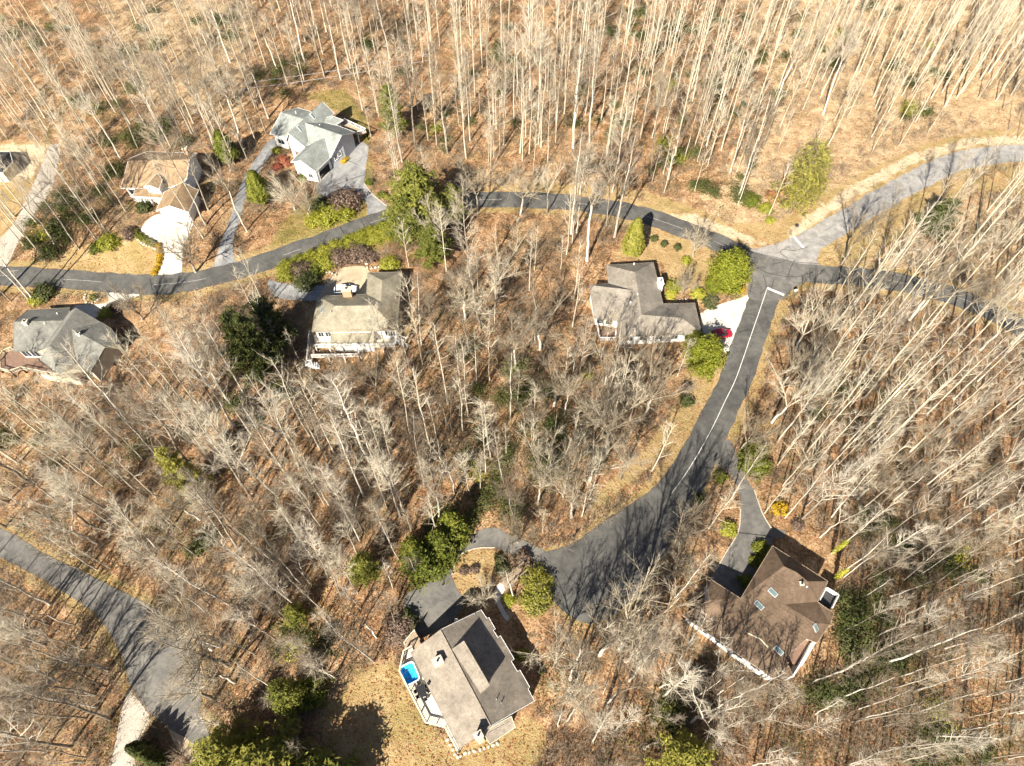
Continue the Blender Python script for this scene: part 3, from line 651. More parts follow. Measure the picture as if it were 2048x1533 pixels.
h.block({'e0': (620, 410, ('r0', 'r1', 's0')), 'e1': (495, 592, 5.4), 'er': (645, 648, 4.5), 'eR': (692, 512, 4.9), 'el': (422, 618, 4.5), 'eL': (560, 470, 4.9)}, [('e0', 'e1', 'er', 'eR'), ('e0', 'eL', 'el', 'e1')], inset=0.25, base=2.0)
h.window('el', 'e1', 0.75, 4.2, 0.7, 0.6)
h.chimney(1045, 110, 5.2, 0.9, 0.9, 1.2, 'brick')
h.vent(420, 175, ('r0', 'r1', 'n0')); h.vent(700, 250, ('r0', 'r1', 's0'))

# --- grey roofed house (top)
h = House('house', 'house with pale green-grey gabled roofs, white front and attached garage', (530, 190, .1239), (625, 300), 'roof_grey', 'white')
h.block({'A0': (930, 110, 7.6), 'A1': (370, 620, 7.6), 'A2': (1115, 300, 5.0), 'A3': (640, 840, 4.6), 'A5': ('mir', 'A3', 'A1', 0.45, 0.9), 'A6': ('mir', 'A2', 'A0', 0.45, 0.9)},
        [('A0', 'A1', 'A3', 'A2'), ('A0', 'A6', 'A5', 'A1')])
h.window('A1', 'A3', 0.55, 1.9, 1.6, 1.9); h.window('A1', 'A3', 0.2, 1.4, 1.1, 2.1, 'door', 'wood_red')
h.on_plane('skylight', 560, 545, ('A0', 'A1', 'A2'), 1.5, 0.7, 0.14, 'skylight', 'white'); h.on_plane('skylight', 770, 345, ('A0', 'A1', 'A2'), 1.5, 0.7, 0.14, 'skylight', 'white')
h.block({'B0': (260, 280, 6.0), 'B1': (625, 392, 6.0), 'b0': (80, 622, 3.7), 'b1': (330, 700, 3.7), 'b2': (400, 620, 4.2), 'n0': (525, 210, 4.0), 'n1': (752, 275, 4.6)}, [('B0', 'b0', 'b1', 'b2', 'B1'), ('B0', 'B1', 'n1', 'n0')])
h.window('b0', 'b1', 0.5, 1.7, 1.7, 1.4)
h.vent(505, 315, ('B0', 'B1', 'n0'), 0.08, 0.9, 'white')
h.block({'C0': (620, 440, 7.1), 'C1': (1235, 650, 7.1), 'c0': (600, 805, 4.1), 'c1': (1065, 1000, 3.7), 'm0': (850, 430, 5.2), 'm1': (1165, 497, 4.5), 'm2': (1455, 605, 4.3)}, [('C0', 'c0', 'c1', 'C1'), ('C0', 'C1', 'm2', 'm1', 'm0')], wall='bluegrey')
h.window('c1', 'C1', 0.30, 2.3, 0.8, 1.3); h.window('c1', 'C1', 0.62, 2.6, 0.8, 1.3)
h.vent(790, 530, ('C0', 'C1', 'c1')); h.vent(885, 495, ('C0', 'C1', 'm2'), 0.1, 0.3, 'white')
h.block({'D0': (992, 665, 6.0), 'D1': (575, 1065, 6.0), 'd0': (1068, 1000, 3.5), 'd1': (820, 1245, 3.5), 'w1': (415, 1085, 3.5), 'w0': (645, 840, 4.1)}, [('D0', 'D1', 'd1', 'd0'), ('D0', 'w0', 'w1', 'D1')])
h.window('D1', 'd1', 0.4, 1.6, 0.9, 1.2); h.window('d1', 'd0', 0.5, 1.2, 3.6, 2.3, 'garage_door', 'hole', 'white')
h.block({'E0': (815, 428, 5.6), 'E1': (1080, 340, 5.3), 'E2': (1262, 405, 4.4), 'E3': (1075, 522, 4.4)}, [('E0', 'E3', 'E2', 'E1')])
h.deck([(1180, 480), (1290, 440), (1640, 600), (1500, 650)], 2.2, 'wood', [(1, 2), (2, 3)], 'white')

# --- olive roofed house with the long white deck (centre left)
h = House('house', 'olive-grey hip-roofed house with long white raised deck and tan courtyard', (600, 520, .1565), (715, 605), 'roof_olive', 'white', 'roof_olive')
h.block({'a': (220, 465, 3.2), 'b': (848, 440, 3.2), 'c': (865, 165, 3.2), 'd': (1300, 155, 3.2), 'e': (1240, 900, 3.2), 'f': (150, 915, 3.2), 'r0': (450, 590, 6.0), 'r1': (935, 585, 6.0), 'w0': (1050, 265, 5.0), 'w1': (1035, 535, 5.0)},
        [('a', 'b', 'w1', 'r1', 'r0'), ('b', 'c', 'w0', 'w1'), ('c', 'd', 'w0'), ('d', 'e', 'r1', 'w1', 'w0'), ('r0', 'r1', 'e', 'f'), ('f', 'a', 'r0')], base=-4.5)
for t in (0.06, 0.15, 0.90, 0.96): h.window('f', 'e', t, 1.6, 1.0, 1.6)
for t in (0.2, 0.4, 0.6, 0.8): h.window('f', 'e', t, -1.6, 1.4, 1.5)
IN = dict(h.inner)
h.block({'x0': (395, 900, ('r0', 'r1', 'e')), 'x1': (942, 890, ('r0', 'r1', 'e')), 'x2': (945, 1052, ('r0', 'r1', 'e')), 'x3': (390, 1065, ('r0', 'r1', 'e'))}, [('x0', 'x3', 'x2', 'x1')], lift=0.05, base=-4.5)
for t in (0.15, 0.4, 0.65, 0.88): h.window('x3', 'x2', t, 1.1, 1.2, 1.5)
h.chimney(612, 440, 4.2, 1.7, 1.0, 1.6, 'brick')
h.on_plane('skylight', 285, 640, ('a', 'f', 'r0'), 0.7, 1.3, 0.12, 'skylight', 'metal'); h.vent(400, 672, ('r0', 'r1', 'f'), 0.12, 0.5); h.vent(1225, 492, ('d', 'e', 'r1'), 0.15, 0.3, 'brick')
h.deck([(175, 960), (1240, 955), (1225, 1110), (200, 1120)], -0.1, 'deck_pale', [(2, 3), (1, 2)], 'white', 1.0)
h.deck([(130, 935), (180, 935), (185, 1200), (760, 1195), (760, 1235), (160, 1250), (150, 1320), (95, 1320)], -0.6, 'wood', [(0, 7), (3, 4), (4, 5), (7, 6)], 'white', 1.0)
mb = MB(); A, B = h.pt((100, 1320, -0.7)), h.pt((330, 1400, -3.0))
for i in range(9):
    c = A.lerp(B, i / 8); mb.box(c, (1.0, 1.3, 0.08), 0.2)
h.part('deck_stair', mb, M['white'])
mb = MB(); A, B = h.pt((1240, 950, 0.8)), h.pt((1520, 1060, -2.2))
for dy in (0, -1.4):
    k = Vector((0, dy, 0)); mb.beam(A + k, B + k, 0.12, 0.1); mb.beam(A + k - Vector((0, 0, .9)), B + k - Vector((0, 0, .9)), 0.12, 0.25)
    for i in range(12):
        c = A.lerp(B, i / 11) + k; mb.box((c.x, c.y, c.z - 0.45), (0.06, 0.06, 0.9))
for i in range(13):
    c = A.lerp(B, i / 12) - Vector((0, 0.7, 0.85)); mb.box(c, (0.34, 1.3, 0.06))
h.part('side_stair', mb, M['white'])

# --- taupe roofed house at the junction (centre right)
h = House('house', 'taupe-roofed house with white side chimney beside the road junction', (1160, 500, .1758), (1290, 600), 'roof_taupe', 'white', 'roof_taupe')
h.block({'a': (300, 175, 2.8), 'b': (835, 145, 2.8), 'ap': (625, 255, 5.4), 'c': (945, 615, 2.8), 'd': (1305, 605, 2.8), 'S1': (1385, 950, 2.8), 'S0': (440, 990, 2.8), 'r1': (700, 740, 5.4), 'r2': (1160, 775, 5.0),
         'g0': (110, 402, 4.6), 'g1': (610, 460, ('ap', 'r1', 'a')), 'a2': (322, 380, 2.8), 'w3': (165, 775, 2.7), 'w4': (425, 805, 2.7)},
        [('a', 'b', 'ap'), ('b', 'c', 'r1', 'ap'), ('ap', 'r1', 'g1', 'a2', 'a'), ('c', 'd', 'r2', 'r1'), ('d', 'S1', 'r2'), ('r1', 'r2', 'S1', 'S0'), ('g0', 'g1', 'r1', 'S0', 'w4', 'w3'), ('g0', 'a2', 'g1')], base=-4.0, inset=0.4)
for t in (0.12, 0.3, 0.5, 0.7, 0.88): h.window('S0', 'S1', t, 1.4, 1.3, 1.4)
for t in (0.2, 0.6): h.window('w3', 'w4', t, 1.4, 1.3, 1.6)
h.window('a', 'a2', 0.6, 1.3, 1.0, 1.0)
h.chimney(898, 430, 2.2, 0.9, 1.6, 2.0, 'white', 0.1, 'white')
for (x, y) in ((605, 355), (575, 598), (655, 510)): h.vent(x, y, ('ap', 'r1', 'a'), 0.14, 0.3, 'brick' if x == 605 else 'white')
h.vent(612, 170, ('a', 'b', 'ap'), 0.15, 0.5, 'white')
h.deck([(180, 800), (410, 800), (400, 1030), (220, 1030)], -0.2, 'wood_red', [(3, 0), (2, 3), (2, 1)], 'white', 1.0)
h.deck([(390, 1050), (640, 1040), (600, 1150), (400, 1120)], -1.5, 'deck_pale', [(2, 3), (1, 2)], 'white', 1.0)

# --- slate roofed house on the left edge
h = House('house', 'slate-grey roofed house with red-brown deck at the left edge', (0, 580, .1305), (115, 660), 'roof_slate', 'cream', 'roof_slate')
h.block({'r0': (215, 490, 5.6), 'r1': (1005, 470, 5.6), 'n0': (425, 310, 3.2), 'n1': (1065, 275, 3.2), 'n2': (1068, 340, 3.9), 's0': (205, 935, 3.2), 's1': (540, 935, 3.2), 't': (695, 880, 3.8)},
        [('r0', 'r1', 'n2', 'n1', 'n0'), ('r0', 's0', 's1', 't', 'r1')])
h.window('s0', 's1', 0.3, 1.6, 1.6, 1.9); h.window('s0', 's1', 0.72, 1.6, 1.6, 1.9)
h.chimney(430, 540, 5.0, 0.8, 0.8, 1.1, 'stone'); h.vent(690, 520, ('r0', 'r1', 's0'), 0.2, 0.25, 'stone')
h.block({'R0': (1165, 280, 6.4), 'R1': (745, 870, 6.4), 'v0': (1055, 345, 5.6), 'v1': (670, 890, 5.6), 'e1': (1550, 500, 3.4), 'e2': (1700, 590, 3.2), 'e3': (1850, 810, 3.0), 'G1': (1612, 880, 4.4), 'G0': (1100, 600, ('R0', 'R1', 'e1')),
         'k': (1380, 1270, 2.9), 'k1': (1170, 1130, 2.9), 'k2': (900, 1280, 2.9), 'k3': (610, 1075, 3.4)},
        [('R0', 'v0', 'v1', 'R1'), ('R0', 'G0', 'G1', 'e3', 'e2', 'e1'), ('R0', 'R1', 'k3', 'k2', 'k1', 'G0'), ('G0', 'k1', 'k', 'G1')], base=-4.0)
for t in (0.25, 0.6): h.window('k3', 'k2', t, 1.3, 1.6, 1.8)
for (x, y) in ((1465, 660), (1550, 705)): h.on_plane('skylight', x, y, ('R0', 'R1', 'e1'), 0.9, 0.6, 0.16, 'skylight', 'white')
h.chimney(1225, 700, 4.9, 0.5, 0.5, 0.7, 'white'); h.vent(1390, 580, ('R0', 'R1', 'e1')); h.vent(880, 368, ('r0', 'r1', 'n1'), 0.1, 0.3, 'white')
h.deck([(205, 920), (85, 965), (5, 1090), (10, 1230), (190, 1280), (350, 1220), (760, 1300), (1220, 1370), (1300, 1290), (900, 1290), (600, 1090), (540, 950)], 0.1, 'wood_red', [(0, 1), (1, 2), (2, 3), (3, 4), (4, 5), (5, 6), (6, 7)], 'cream', 1.0)
mb = MB()
for (A, B) in ((h.pt((630, 1300, -0.2)), h.pt((1220, 1390, -0.2))),):
    mb.beam(A, B, 0.25, 3.6)
h.part('lower_wall', mb, M['cream'])
SLATE = h

# --- house with the hot tub deck (bottom centre)
h = House('house', 'stone-brown gabled house with stepped eaves and tub on its side deck', (800, 1180, .2302), (960, 1360), 'roof_stone', 'white', 'roof_stone')
EP = ('r0', 'r1', 'n')
h.block({'a': (90, 545, 4.0), 's': (520, 1380, 4.0), 'r0': (355, 345, 7.0), 'r1': (795, 1180, 7.0), 'n': (705, 175, 4.2)}, [('a', 's', 'r1', 'r0')], walls=False)
st = [(755, 250), (772, 240), (828, 340), (810, 350), (850, 415), (872, 398), (992, 602), (966, 620), (1020, 710), (1042, 698), (1127, 846), (1112, 860), (1168, 965)]
vv = {'e%d' % i: (x, y, EP) for i, (x, y) in enumerate(st)}
h.block(vv, [tuple(['r0', 'a', 's', 'r1'][:1] + ['n'] + ['e%d' % i for i in range(len(st))] + ['r1'])], walls=False, trim='white')
# one wall loop under both slopes
wm = MB(); ring = ['a', 's', 'r1', 'e12', 'e9', 'e6', 'n', 'r0']; cen = sum((h.K[k] for k in ring), Vector()) / len(ring)
R = []
for k in ring:
    q = h.K[k]; d = Vector((cen.x - q.x, cen.y - q.y, 0)).normalized() * 0.6; R.append(Vector((q.x + d.x, q.y + d.y, q.z - 0.2)))
for i in range(len(R)):
    A, B = R[i], R[(i + 1) % len(R)]; wm.add([(A.x, A.y, h.z0 - 3), (B.x, B.y, h.z0 - 3), tuple(B), tuple(A)], [(0, 1, 2, 3)])
h.part('wall', wm, M['white']); h.inner = dict(zip(ring, R))
h.window('s', 'r1', 0.3, 2.6, 1.6, 1.6); h.window('s', 'r1', 0.75, 3.6, 1.4, 1.5); h.window('r1', 'e12', 0.6, 2.4, 1.4, 1.4)
h.window('a', 's', 0.35, 2.9, 1.8, 2.0, 'patio_door'); h.window('a', 's', 0.6, 2.9, 1.8, 2.0, 'patio_door')
WP = ('a', 's', 'r0')
h.block({'c0': (452, 517, WP), 'c1': (556, 445, WP), 'c2': (780, 830, WP), 'c3': (700, 900, WP)}, [('c0', 'c3', 'c2', 'c1')], inset=0.3, base=3.0, lift=0.04, wall='white')
h.window('c2', 'c1', 0.5, 7.0, 4.5, 0.7)
h.block({'p0': (722, 1232, 3.7), 'p1': (967, 1100, 3.7), 'p2': (1002, 1195, 2.9), 'p3': (780, 1342, 2.9)}, [('p0', 'p3', 'p2', 'p1')], inset=0.5, trim='cream')
h.window('p3', 'p2', 0.3, 1.2, 1.2, 1.3); h.window('p3', 'p2', 0.7, 1.2, 1.2, 1.3)
h.chimney(335, 635, 5.5, 1.3, 1.0, 1.5, 'stone', 0.5); h.chimney(690, 1285, 4.5, 1.0, 0.8, 3.6, 'stone', 0.5, down=6)
h.vent(250, 815, WP, 0.22, 0.5, 'black'); h.vent(838, 955, EP); h.vent(878, 985, EP); h.vent(648, 212, EP)  # first vent is made up, its black standing in for a shadow spot
mb = MB(); c = h.pt((497, 268, 5.2)); dd = Vector((-0.5, -0.6, 0.6)).normalized()
mb.tube([c, c + dd * 0.06, c + dd * 0.16], [0.06, 0.34, 0.46], 14, True); mb.tube([c - Vector((0, 0, 0.8)), c], 0.04, 6); h.part('satellite_dish', mb, M['white'], smooth=True)
dk, DW = h.deck([(110, 500), (38, 540), (2, 715), (228, 1160), (395, 1200), (505, 1405), (530, 1380), (120, 560)], 2.2, 'deck_pale', [(0, 1), (1, 2), (2, 3), (3, 4), (4, 5)], 'rail_brown', 1.0)
mb = MB()
for A, B in zip(DW[:5], DW[1:6]): mb.beam(A + Vector((0, 0, 1.1)), B + Vector((0, 0, 1.1)), 0.22, 0.06)
h.part('rail_cap', mb, M['cream'], dk)
h.deck([(130, 360), (200, 470), (110, 520), (40, 545), (40, 470)], 1.9, 'wood', [(0, 4)], 'cream', 1.0)
# hot tub
A = h.pt((90, 735, 2.2)); rz = math.radians(27)
tb = thing('hot_tub', 'blue tub with pale rim standing on the deck of the stone-brown house', 'hot tub', A)
def rrect(w, d, r, n=5):
    P = []
    for cx, cy, a0 in ((w / 2 - r, d / 2 - r, 0), (-w / 2 + r, d / 2 - r, 90), (-w / 2 + r, -d / 2 + r, 180), (w / 2 - r, -d / 2 + r, 270)):
        for k in range(n): an = math.radians(a0 + 90 * k / (n - 1)); P.append((cx + r * math.cos(an), cy + r * math.sin(an)))
    return P
def loft(rings, cap0=True, cap1=True):
    mb = MB(); n = len(rings[0])
    for r in rings: mb.v.extend([tuple(p) for p in r])
    for i in range(len(rings) - 1):
        for k in range(n): mb.f.append((i * n + k, i * n + (k + 1) % n, (i + 1) * n + (k + 1) % n, (i + 1) * n + k))
    if cap0: mb.f.append(tuple(range(n))[::-1])
    if cap1: mb.f.append(tuple((len(rings) - 1) * n + k for k in range(n)))
    return mb
def rr3(w, d, r, z): return [(x, y, z) for x, y in rrect(w, d, r)]
loft([rr3(2.2, 2.9, .45, 0), rr3(2.25, 2.95, .45, .85)], True, False).build('cabinet', M['wood'], tb)
loft([rr3(2.3, 3.0, .5, .82), rr3(2.3, 3.0, .5, .95), rr3(1.9, 2.6, .4, .95), rr3(1.85, 2.55, .4, .80)], False, False).build('rim', M['tub_rim'], tb)
loft([rr3(1.88, 2.58, .4, .86), rr3(1.7, 2.4, .4, .45), rr3(1.1, 1.8, .3, .40), rr3(1.0, 1.7, .3, .12)], False, True).build('shell', M['tub'], tb)
tb.rotation_euler = (0, 0, rz)
# patio table and chairs
c = h.pt((195, 885, 2.2)); tt = thing('patio_table', 'dark patio table among chairs on the side deck', 'table', c); tt.rotation_euler = (0, 0, rz)
mb = MB(); mb.box((0, 0, .72), (1.0, 1.7, .05)); mb.build('table_top', M['black'], tt)
for sx in (-.4, .4):
    for sy in (-.7, .7): mb = MB(); mb.box((sx, sy, .35), (.06, .06, .70)); mb.build('leg', M['black'], tt)
for k, (dx, dy, r, w) in enumerate(((-.85, -.4, 90, 'on the railing side, nearer the tub'), (-.85, .4, 90, 'on the railing side, farther up the deck'), (.85, -.4, -90, 'on the house side, lower one'), (.85, .4, -90, 'on the house side, upper one'), (0, 1.2, 0, 'at the tub end of the table'), (0, -1.2, 180, 'at the end of the table away from the tub'))):
    q = Vector((dx * math.cos(rz) - dy * math.sin(rz), dx * math.sin(rz) + dy * math.cos(rz), 0))
    if k == 0: w = 'on the railing side, farther from the tub'
    if k == 1: w = 'on the railing side, nearer the tub'
    ch = thing('patio_chair', 'dark patio chair ' + w, 'chair', c + q, 'chairs round the patio table'); ch.rotation_euler = (0, 0, rz + math.radians(r))
    mb = MB(); mb.box((0, 0, .43), (.5, .5, .05)); mb.build('seat', M['black'], ch)
    mb = MB(); mb.box((0, .24, .72), (.5, .04, .5)); mb.build('backrest', M['black'], ch)
    for sx in (-.22, .22):
        for sy in (-.22, .22): mb = MB(); mb.box((sx, sy, .2), (.04, .04, .4)); mb.build('leg', M['metal'], ch)

# --- brown roofed house (lower right)
h = House('house', 'large brown-roofed house with skylights and white wall below its eave', (1350, 1050, .2153), (1530, 1215), 'roof_brown', 'white', 'roof_brown')
PP = ('A', 'B', 'S')
h.block({'A': (1010, 385, 6.6), 'B': (1230, 525, 6.6), 'S': (930, 1440, 3.1), 'M': (1130, 440, 6.9), 'N': (905, 195, 4.3), 'E': (1420, 525, 4.3), 'b1': (1105, 322, 4.3), 'b2': (1172, 366, 4.3), 'E2': (1325, 715, 4.2), 'C': (1020, 740, PP),
         'W1': (610, 685, PP), 'R1': (740, 960, PP), 'R0': (320, 700, 4.9), 'W2': (290, 480, 3.6), 'W3': (70, 840, 3.0), 'G': (1305, 915, PP), 'q': (1225, 1060, PP), 'k2': (1080, 1180, PP), 'k': (1035, 1268, PP), 'm': (1095, 1402, PP),
         'e3': (1475, 825, 3.6), 'e4': (1440, 925, 3.6), 'x1': (1320, 1095, 3.2)},
        [('N', 'W1', 'A'), ('A', 'W1', 'C', 'B', 'M'), ('B', 'C', 'E2', 'E'), ('W1', 'R1', 'S', 'm', 'k', 'k2', 'q', 'G', 'C'), ('R0', 'W3', 'S', 'R1'), ('W2', 'R0', 'R1', 'W1'), ('N', 'A', 'b1'), ('b2', 'B', 'E'), ('b1', 'A', 'M', 'B', 'b2'),
         ('C', 'G', 'e4', 'e3', 'E2'), ('G', 'q', 'x1', 'e4')], base=-4.5, inset=0.5, trim='wood')
for t in (0.2, 0.4, 0.62, 0.82): h.window('W3', 'S', t, 1.2, 1.5, 1.5)
for t in (0.7, 0.88): h.window('W3', 'S', t, -1.5, 1.5, 1.4)
h.window('W1', 'N', 0.5, 1.4, 1.3, 1.4)
for (x, y) in ((908, 630), (780, 748), (962, 1168)): h.on_plane('skylight', x, y, PP, 0.75, 1.45, 0.16, 'skylight', 'metal', along=('B', 'C'))
h.on_plane('skylight', 1303, 955, ('G', 'q', 'x1'), 1.4, 0.7, 0.16, 'skylight', 'metal')
h.chimney(1160, 560, 6.0, 0.45, 0.45, 0.8, 'brick'); h.vent(1222, 578, ('B', 'C', 'E2'), 0.1, 0.3, 'white')
mb = MB()
for (u, v) in (((662, 1000), (790, 1060)), ((790, 1060), (865, 1140))): mb.beam(h.pt((*u, PP)) + Vector((0, 0, 0.12)), h.pt((*v, PP)) + Vector((0, 0, 0.12)), 0.14, 0.2)
h.part('roof_flashing', mb, M['cream'])
h.deck([(1080, 1180), (1225, 1060), (1288, 1092), (1155, 1315), (1040, 1268)], 2.0, 'wood_red', [(2, 3)], 'white', 1.1, solid=True, name='balcony')
h.deck([(1325, 712), (1385, 597), (1500, 667), (1440, 782)], 2.4, 'roof_dark', [(1, 2), (2, 3), (1, 0)], 'white', 1.1, solid=True, name='side_porch')
mb = MB(); A, B = h.K['m'], h.K['x1']; A = h.pt((1100, 1405, 3.1)); B = h.pt((1285, 1090, 3.1)); mb.beam(A, B, 0.2, 4.5); h.part('screen_wall', mb, M['white'])

# --- dark roofed corner of a building at the left edge
h = House('garage', 'dark-roofed building cut off by the left edge above the gravel track', (0, 260, .1956), (-6, 330), 'roof_dark', 'cream')
h.root['category'] = 'garage'
h.block({'a': (100, 225, 3.0), 'b': (128, 330, 3.0), 'c': (20, 440, 2.8), 'd': (-330, 440, 2.8), 'e': (-330, 225, 3.0), 'r0': (20, 310, 4.4), 'r1': (-300, 315, 4.4)}, [('a', 'r0', 'b'), ('b', 'r0', 'c'), ('c', 'r0', 'r1', 'd'), ('d', 'r1', 'e'), ('e', 'r1', 'r0', 'a')])
h.window('c', 'd', 0.3, 1.3, 2.4, 2.1, 'garage_door', 'white', 'white')

# ------------------------------------------------------------------ cars
def car(label, px, heading, paint, L=4.6, Wd=1.85, Hh=1.62):
    g = G(*px, 0.05); t = thing('parked_car', label, 'car', g); t.rotation_euler = (0, 0, heading)
    def sec(x, w, zb, zt, r):
        return [(x, y, zb + (zt - zb) / 2 + z) for y, z in rrect(w, zt - zb, min(r, (zt - zb) * .45), 4)]
    pr = [(-L / 2, Wd * .80, .42, .80), (-L / 2 + .12, Wd * .92, .30, .98), (-L * .36, Wd, .24, 1.02), (-L * .1, Wd, .22, 1.0), (L * .18, Wd, .22, .98), (L * .36, Wd * .97, .25, .90), (L / 2 - .14, Wd * .90, .32, .80), (L / 2, Wd * .76, .42, .66)]
    loft([sec(x, w, a, b, .16) for x, w, a, b in pr]).build('body', paint, t, True)
    gl = [(-L * .44, Wd * .74, .95, 1.05), (-L * .37, Wd * .84, .95, Hh - .12), (-L * .2, Wd * .86, .95, Hh - .05), (L * .05, Wd * .86, .95, Hh - .06), (L * .26, Wd * .84, .92, 1.0)]
    loft([sec(x, w, a, b, .14) for x, w, a, b in gl]).build('windows', M['glass'], t, True)
    rf = [(-L * .36, Wd * .74, Hh - .15, Hh - .04), (-L * .2, Wd * .78, Hh - .12, Hh), (L * .0, Wd * .78, Hh - .13, Hh - .01), (L * .08, Wd * .72, Hh - .17, Hh - .08)]
    loft([sec(x, w, a, b, .05) for x, w, a, b in rf]).build('car_roof', paint, t, True)
    for sx in (-L * .3, L * .31):
        for sy in (-1, 1):
            mb = MB(); y = sy * (Wd / 2 - .1); mb.tube([(sx, y - .11, .34), (sx, y + .11, .34)], .34, 16); w = mb.build('wheel', M['tyre'], t)
            mb = MB(); mb.tube([(sx, y + sy * .08, .34), (sx, y + sy * .125, .34)], .21, 12); mb.build('rim', M['rim'], w)
    for sy in (-1, 1):
        mb = MB(); mb.box((L / 2 - .08, sy * Wd * .32, .66), (.12, .34, .14)); mb.build('headlight', M['lamp'], t)
        mb = MB(); mb.box((-L / 2 + .05, sy * Wd * .36, .80), (.10, .22, .2)); mb.build('tail_light', M['redleaf'], t)
        mb = MB(); mb.box((L * .2, sy * (Wd / 2 + .08), .98), (.12, .18, .14)); mb.build('mirror', paint, t)
car('white car parked in the tan courtyard behind the brick chimney', (692, 584), math.radians(6), M['car_white'])
car('red car parked on the pale driveway by the magnolia', (1441, 672), math.radians(8), M['car_red'], 4.3)

# ------------------------------------------------------------------ small things by the roads and gardens
def mailbox(px, label, rz=0.0):
    g = G(*px); t = thing('mailbox', label, 'mailbox', g, 'mailboxes along the road'); t.rotation_euler = (0, 0, rz)
    mb = MB(); mb.box((0, 0, .55), (.14, .14, 1.1)); mb.build('post', M['black'], t)
    mb = MB(); mb.tube([(-.3, 0, 1.2), (.3, 0, 1.2)], .17, 10); mb.build('box', M['black'], t)
mailbox((1452, 716), 'black mailbox on the golden verge just below the apron driveway'); mailbox((1290, 1148), 'dark mailbox beside the lower right side of the cul-de-sac', .6)
mailbox((1427, 925), 'dark mailbox at the mouth of the forecourt driveway', .9); mailbox((1148, 1076), 'dark mailbox on the verge where the cul-de-sac begins to widen', .5)
def roadsign(px, label, col):
    g = G(*px); t = thing('road_sign', label, 'sign', g, 'signs at the junction')
    mb = MB(); mb.tube([(0, 0, -.2), (0, 0, 2.3)], .04, 6); mb.build('post', M['metal'], t)
    mb = MB(); mb.tube([(0, -.03, 2.1), (0, .0, 2.1)], .40, 8); mb.build('sign_plate', M[col], t)
roadsign((1588, 466), 'dark-backed sign at the stop line of the pale upper road', 'black'); roadsign((1585, 594), 'white-backed sign beside the stop line of the descending road', 'white')
# footbridge from the cul-de-sac
A, B = G(1008, 1172, .55), G(1052, 1134, .35); fb = thing('footbridge', 'small wooden footbridge with railings by the cul-de-sac', 'bridge', A)
d = (B - A); n = Vector((-d.y, d.x, 0)).normalized(); N = 22
for i in range(N):
    c = d * ((i + .5) / N); mb = MB(); a_ = math.atan2(d.y, d.x); mb.box((c.x, c.y, c.z), (d.length / N * .88, 1.3, .05), a_); mb.build('plank', M['wood'], fb)
for s in (-.65, .65):
    mb = MB(); mb.beam(n * s + Vector((0, 0, 1.0)), d + n * s + Vector((0, 0, 1.0)), .12, .08); mb.beam(n * s + Vector((0, 0, .5)), d + n * s + Vector((0, 0, .5)), .06, .08)
    mb.beam(n * s - Vector((0, 0, .03)), d + n * s - Vector((0, 0, .03)), .14, .2); mb.build('handrail', M['wood'], fb)
    for i in range(5): c = d * (i / 4) + n * s; mb = MB(); mb.box((c.x, c.y, c.z + .4), (.1, .1, 1.25)); mb.build('post', M['wood'], fb)
def stones(pts, label, hgt=.5, wid=.55, name='stone_wall'):
    q = smooth([tuple(G(*p))[:2] for p in pts], .62); t = thing(name, label, 'wall', (q[0][0], q[0][1], float(T(*q[0]))))
    o = t.location; r = random.Random(len(label)); base = None; meshes = []
    for k in range(4):
        bm = bmesh.new(); bmesh.ops.create_icosphere(bm, subdivisions=1, radius=.5)
        for v in bm.verts: v.co *= r.uniform(.8, 1.15); v.co.z *= .8
        me = bpy.data.meshes.new('stone'); bm.to_mesh(me); bm.free(); me.materials.append(M['stone']); meshes.append(me)
    for i, (x, y) in enumerate(q):
        s = put('stone', r.choice(meshes), t); s.location = (x - o.x, y - o.y, float(T(x, y)) - o.z + hgt * .35); s.rotation_euler = (0, 0, r.uniform(0, 6)); k = r.uniform(.85, 1.2); s.scale = (wid * 1.35 * k, wid * k, hgt * 1.3)
stones([(646, 548), (660, 546), (672, 552)], 'low pale stone wall at the left of the tan courtyard')
stones([(712, 525), (730, 524), (735, 536)], 'low pale stone wall at the top of the tan courtyard')
stones([(744, 538), (772, 534)], 'low pale stone wall beside the right wing of the olive-roofed house')
stones([(172, 590), (170, 600), (178, 610), (192, 604), (202, 598)], 'ring of rocks round the bed above the slate-roofed house', .4, .5, 'rock_edging')
stones([(276, 480), (288, 490), (306, 496), (312, 500)], 'low stone edging along the row of round shrubs', .35, .5, 'rock_edging')
stones([(995, 1488), (960, 1500), (930, 1508), (915, 1515), (905, 1500), (895, 1480)], 'stone edging curving below the house with the tub', .3, .45, 'rock_edging')
stones([(1330, 622), (1352, 603), (1372, 600)], 'stone edging of the bed beside the taupe-roofed house', .3, .45, 'rock_edging')
# overhead wires
for k, (a, b, l) in enumerate((((380, 178), (860, 108), 'upper thin overhead wire above the grey-roofed house'), ((380, 190), (860, 120), 'lower thin overhead wire above the grey-roofed house'))):
    A = WZ(*a, 8.5); B = WZ(*b, 8.5); mb = MB(); pts = []
    for i in range(25): t = i / 24; p = A.lerp(B, t); pts.append(p - Vector((0, 0, 3.0 * t * (1 - t))))
    mb.tube(pts, .035, 5); tag(mb.build('overhead_wire', M['metal']), l, 'wire', 'overhead wires')

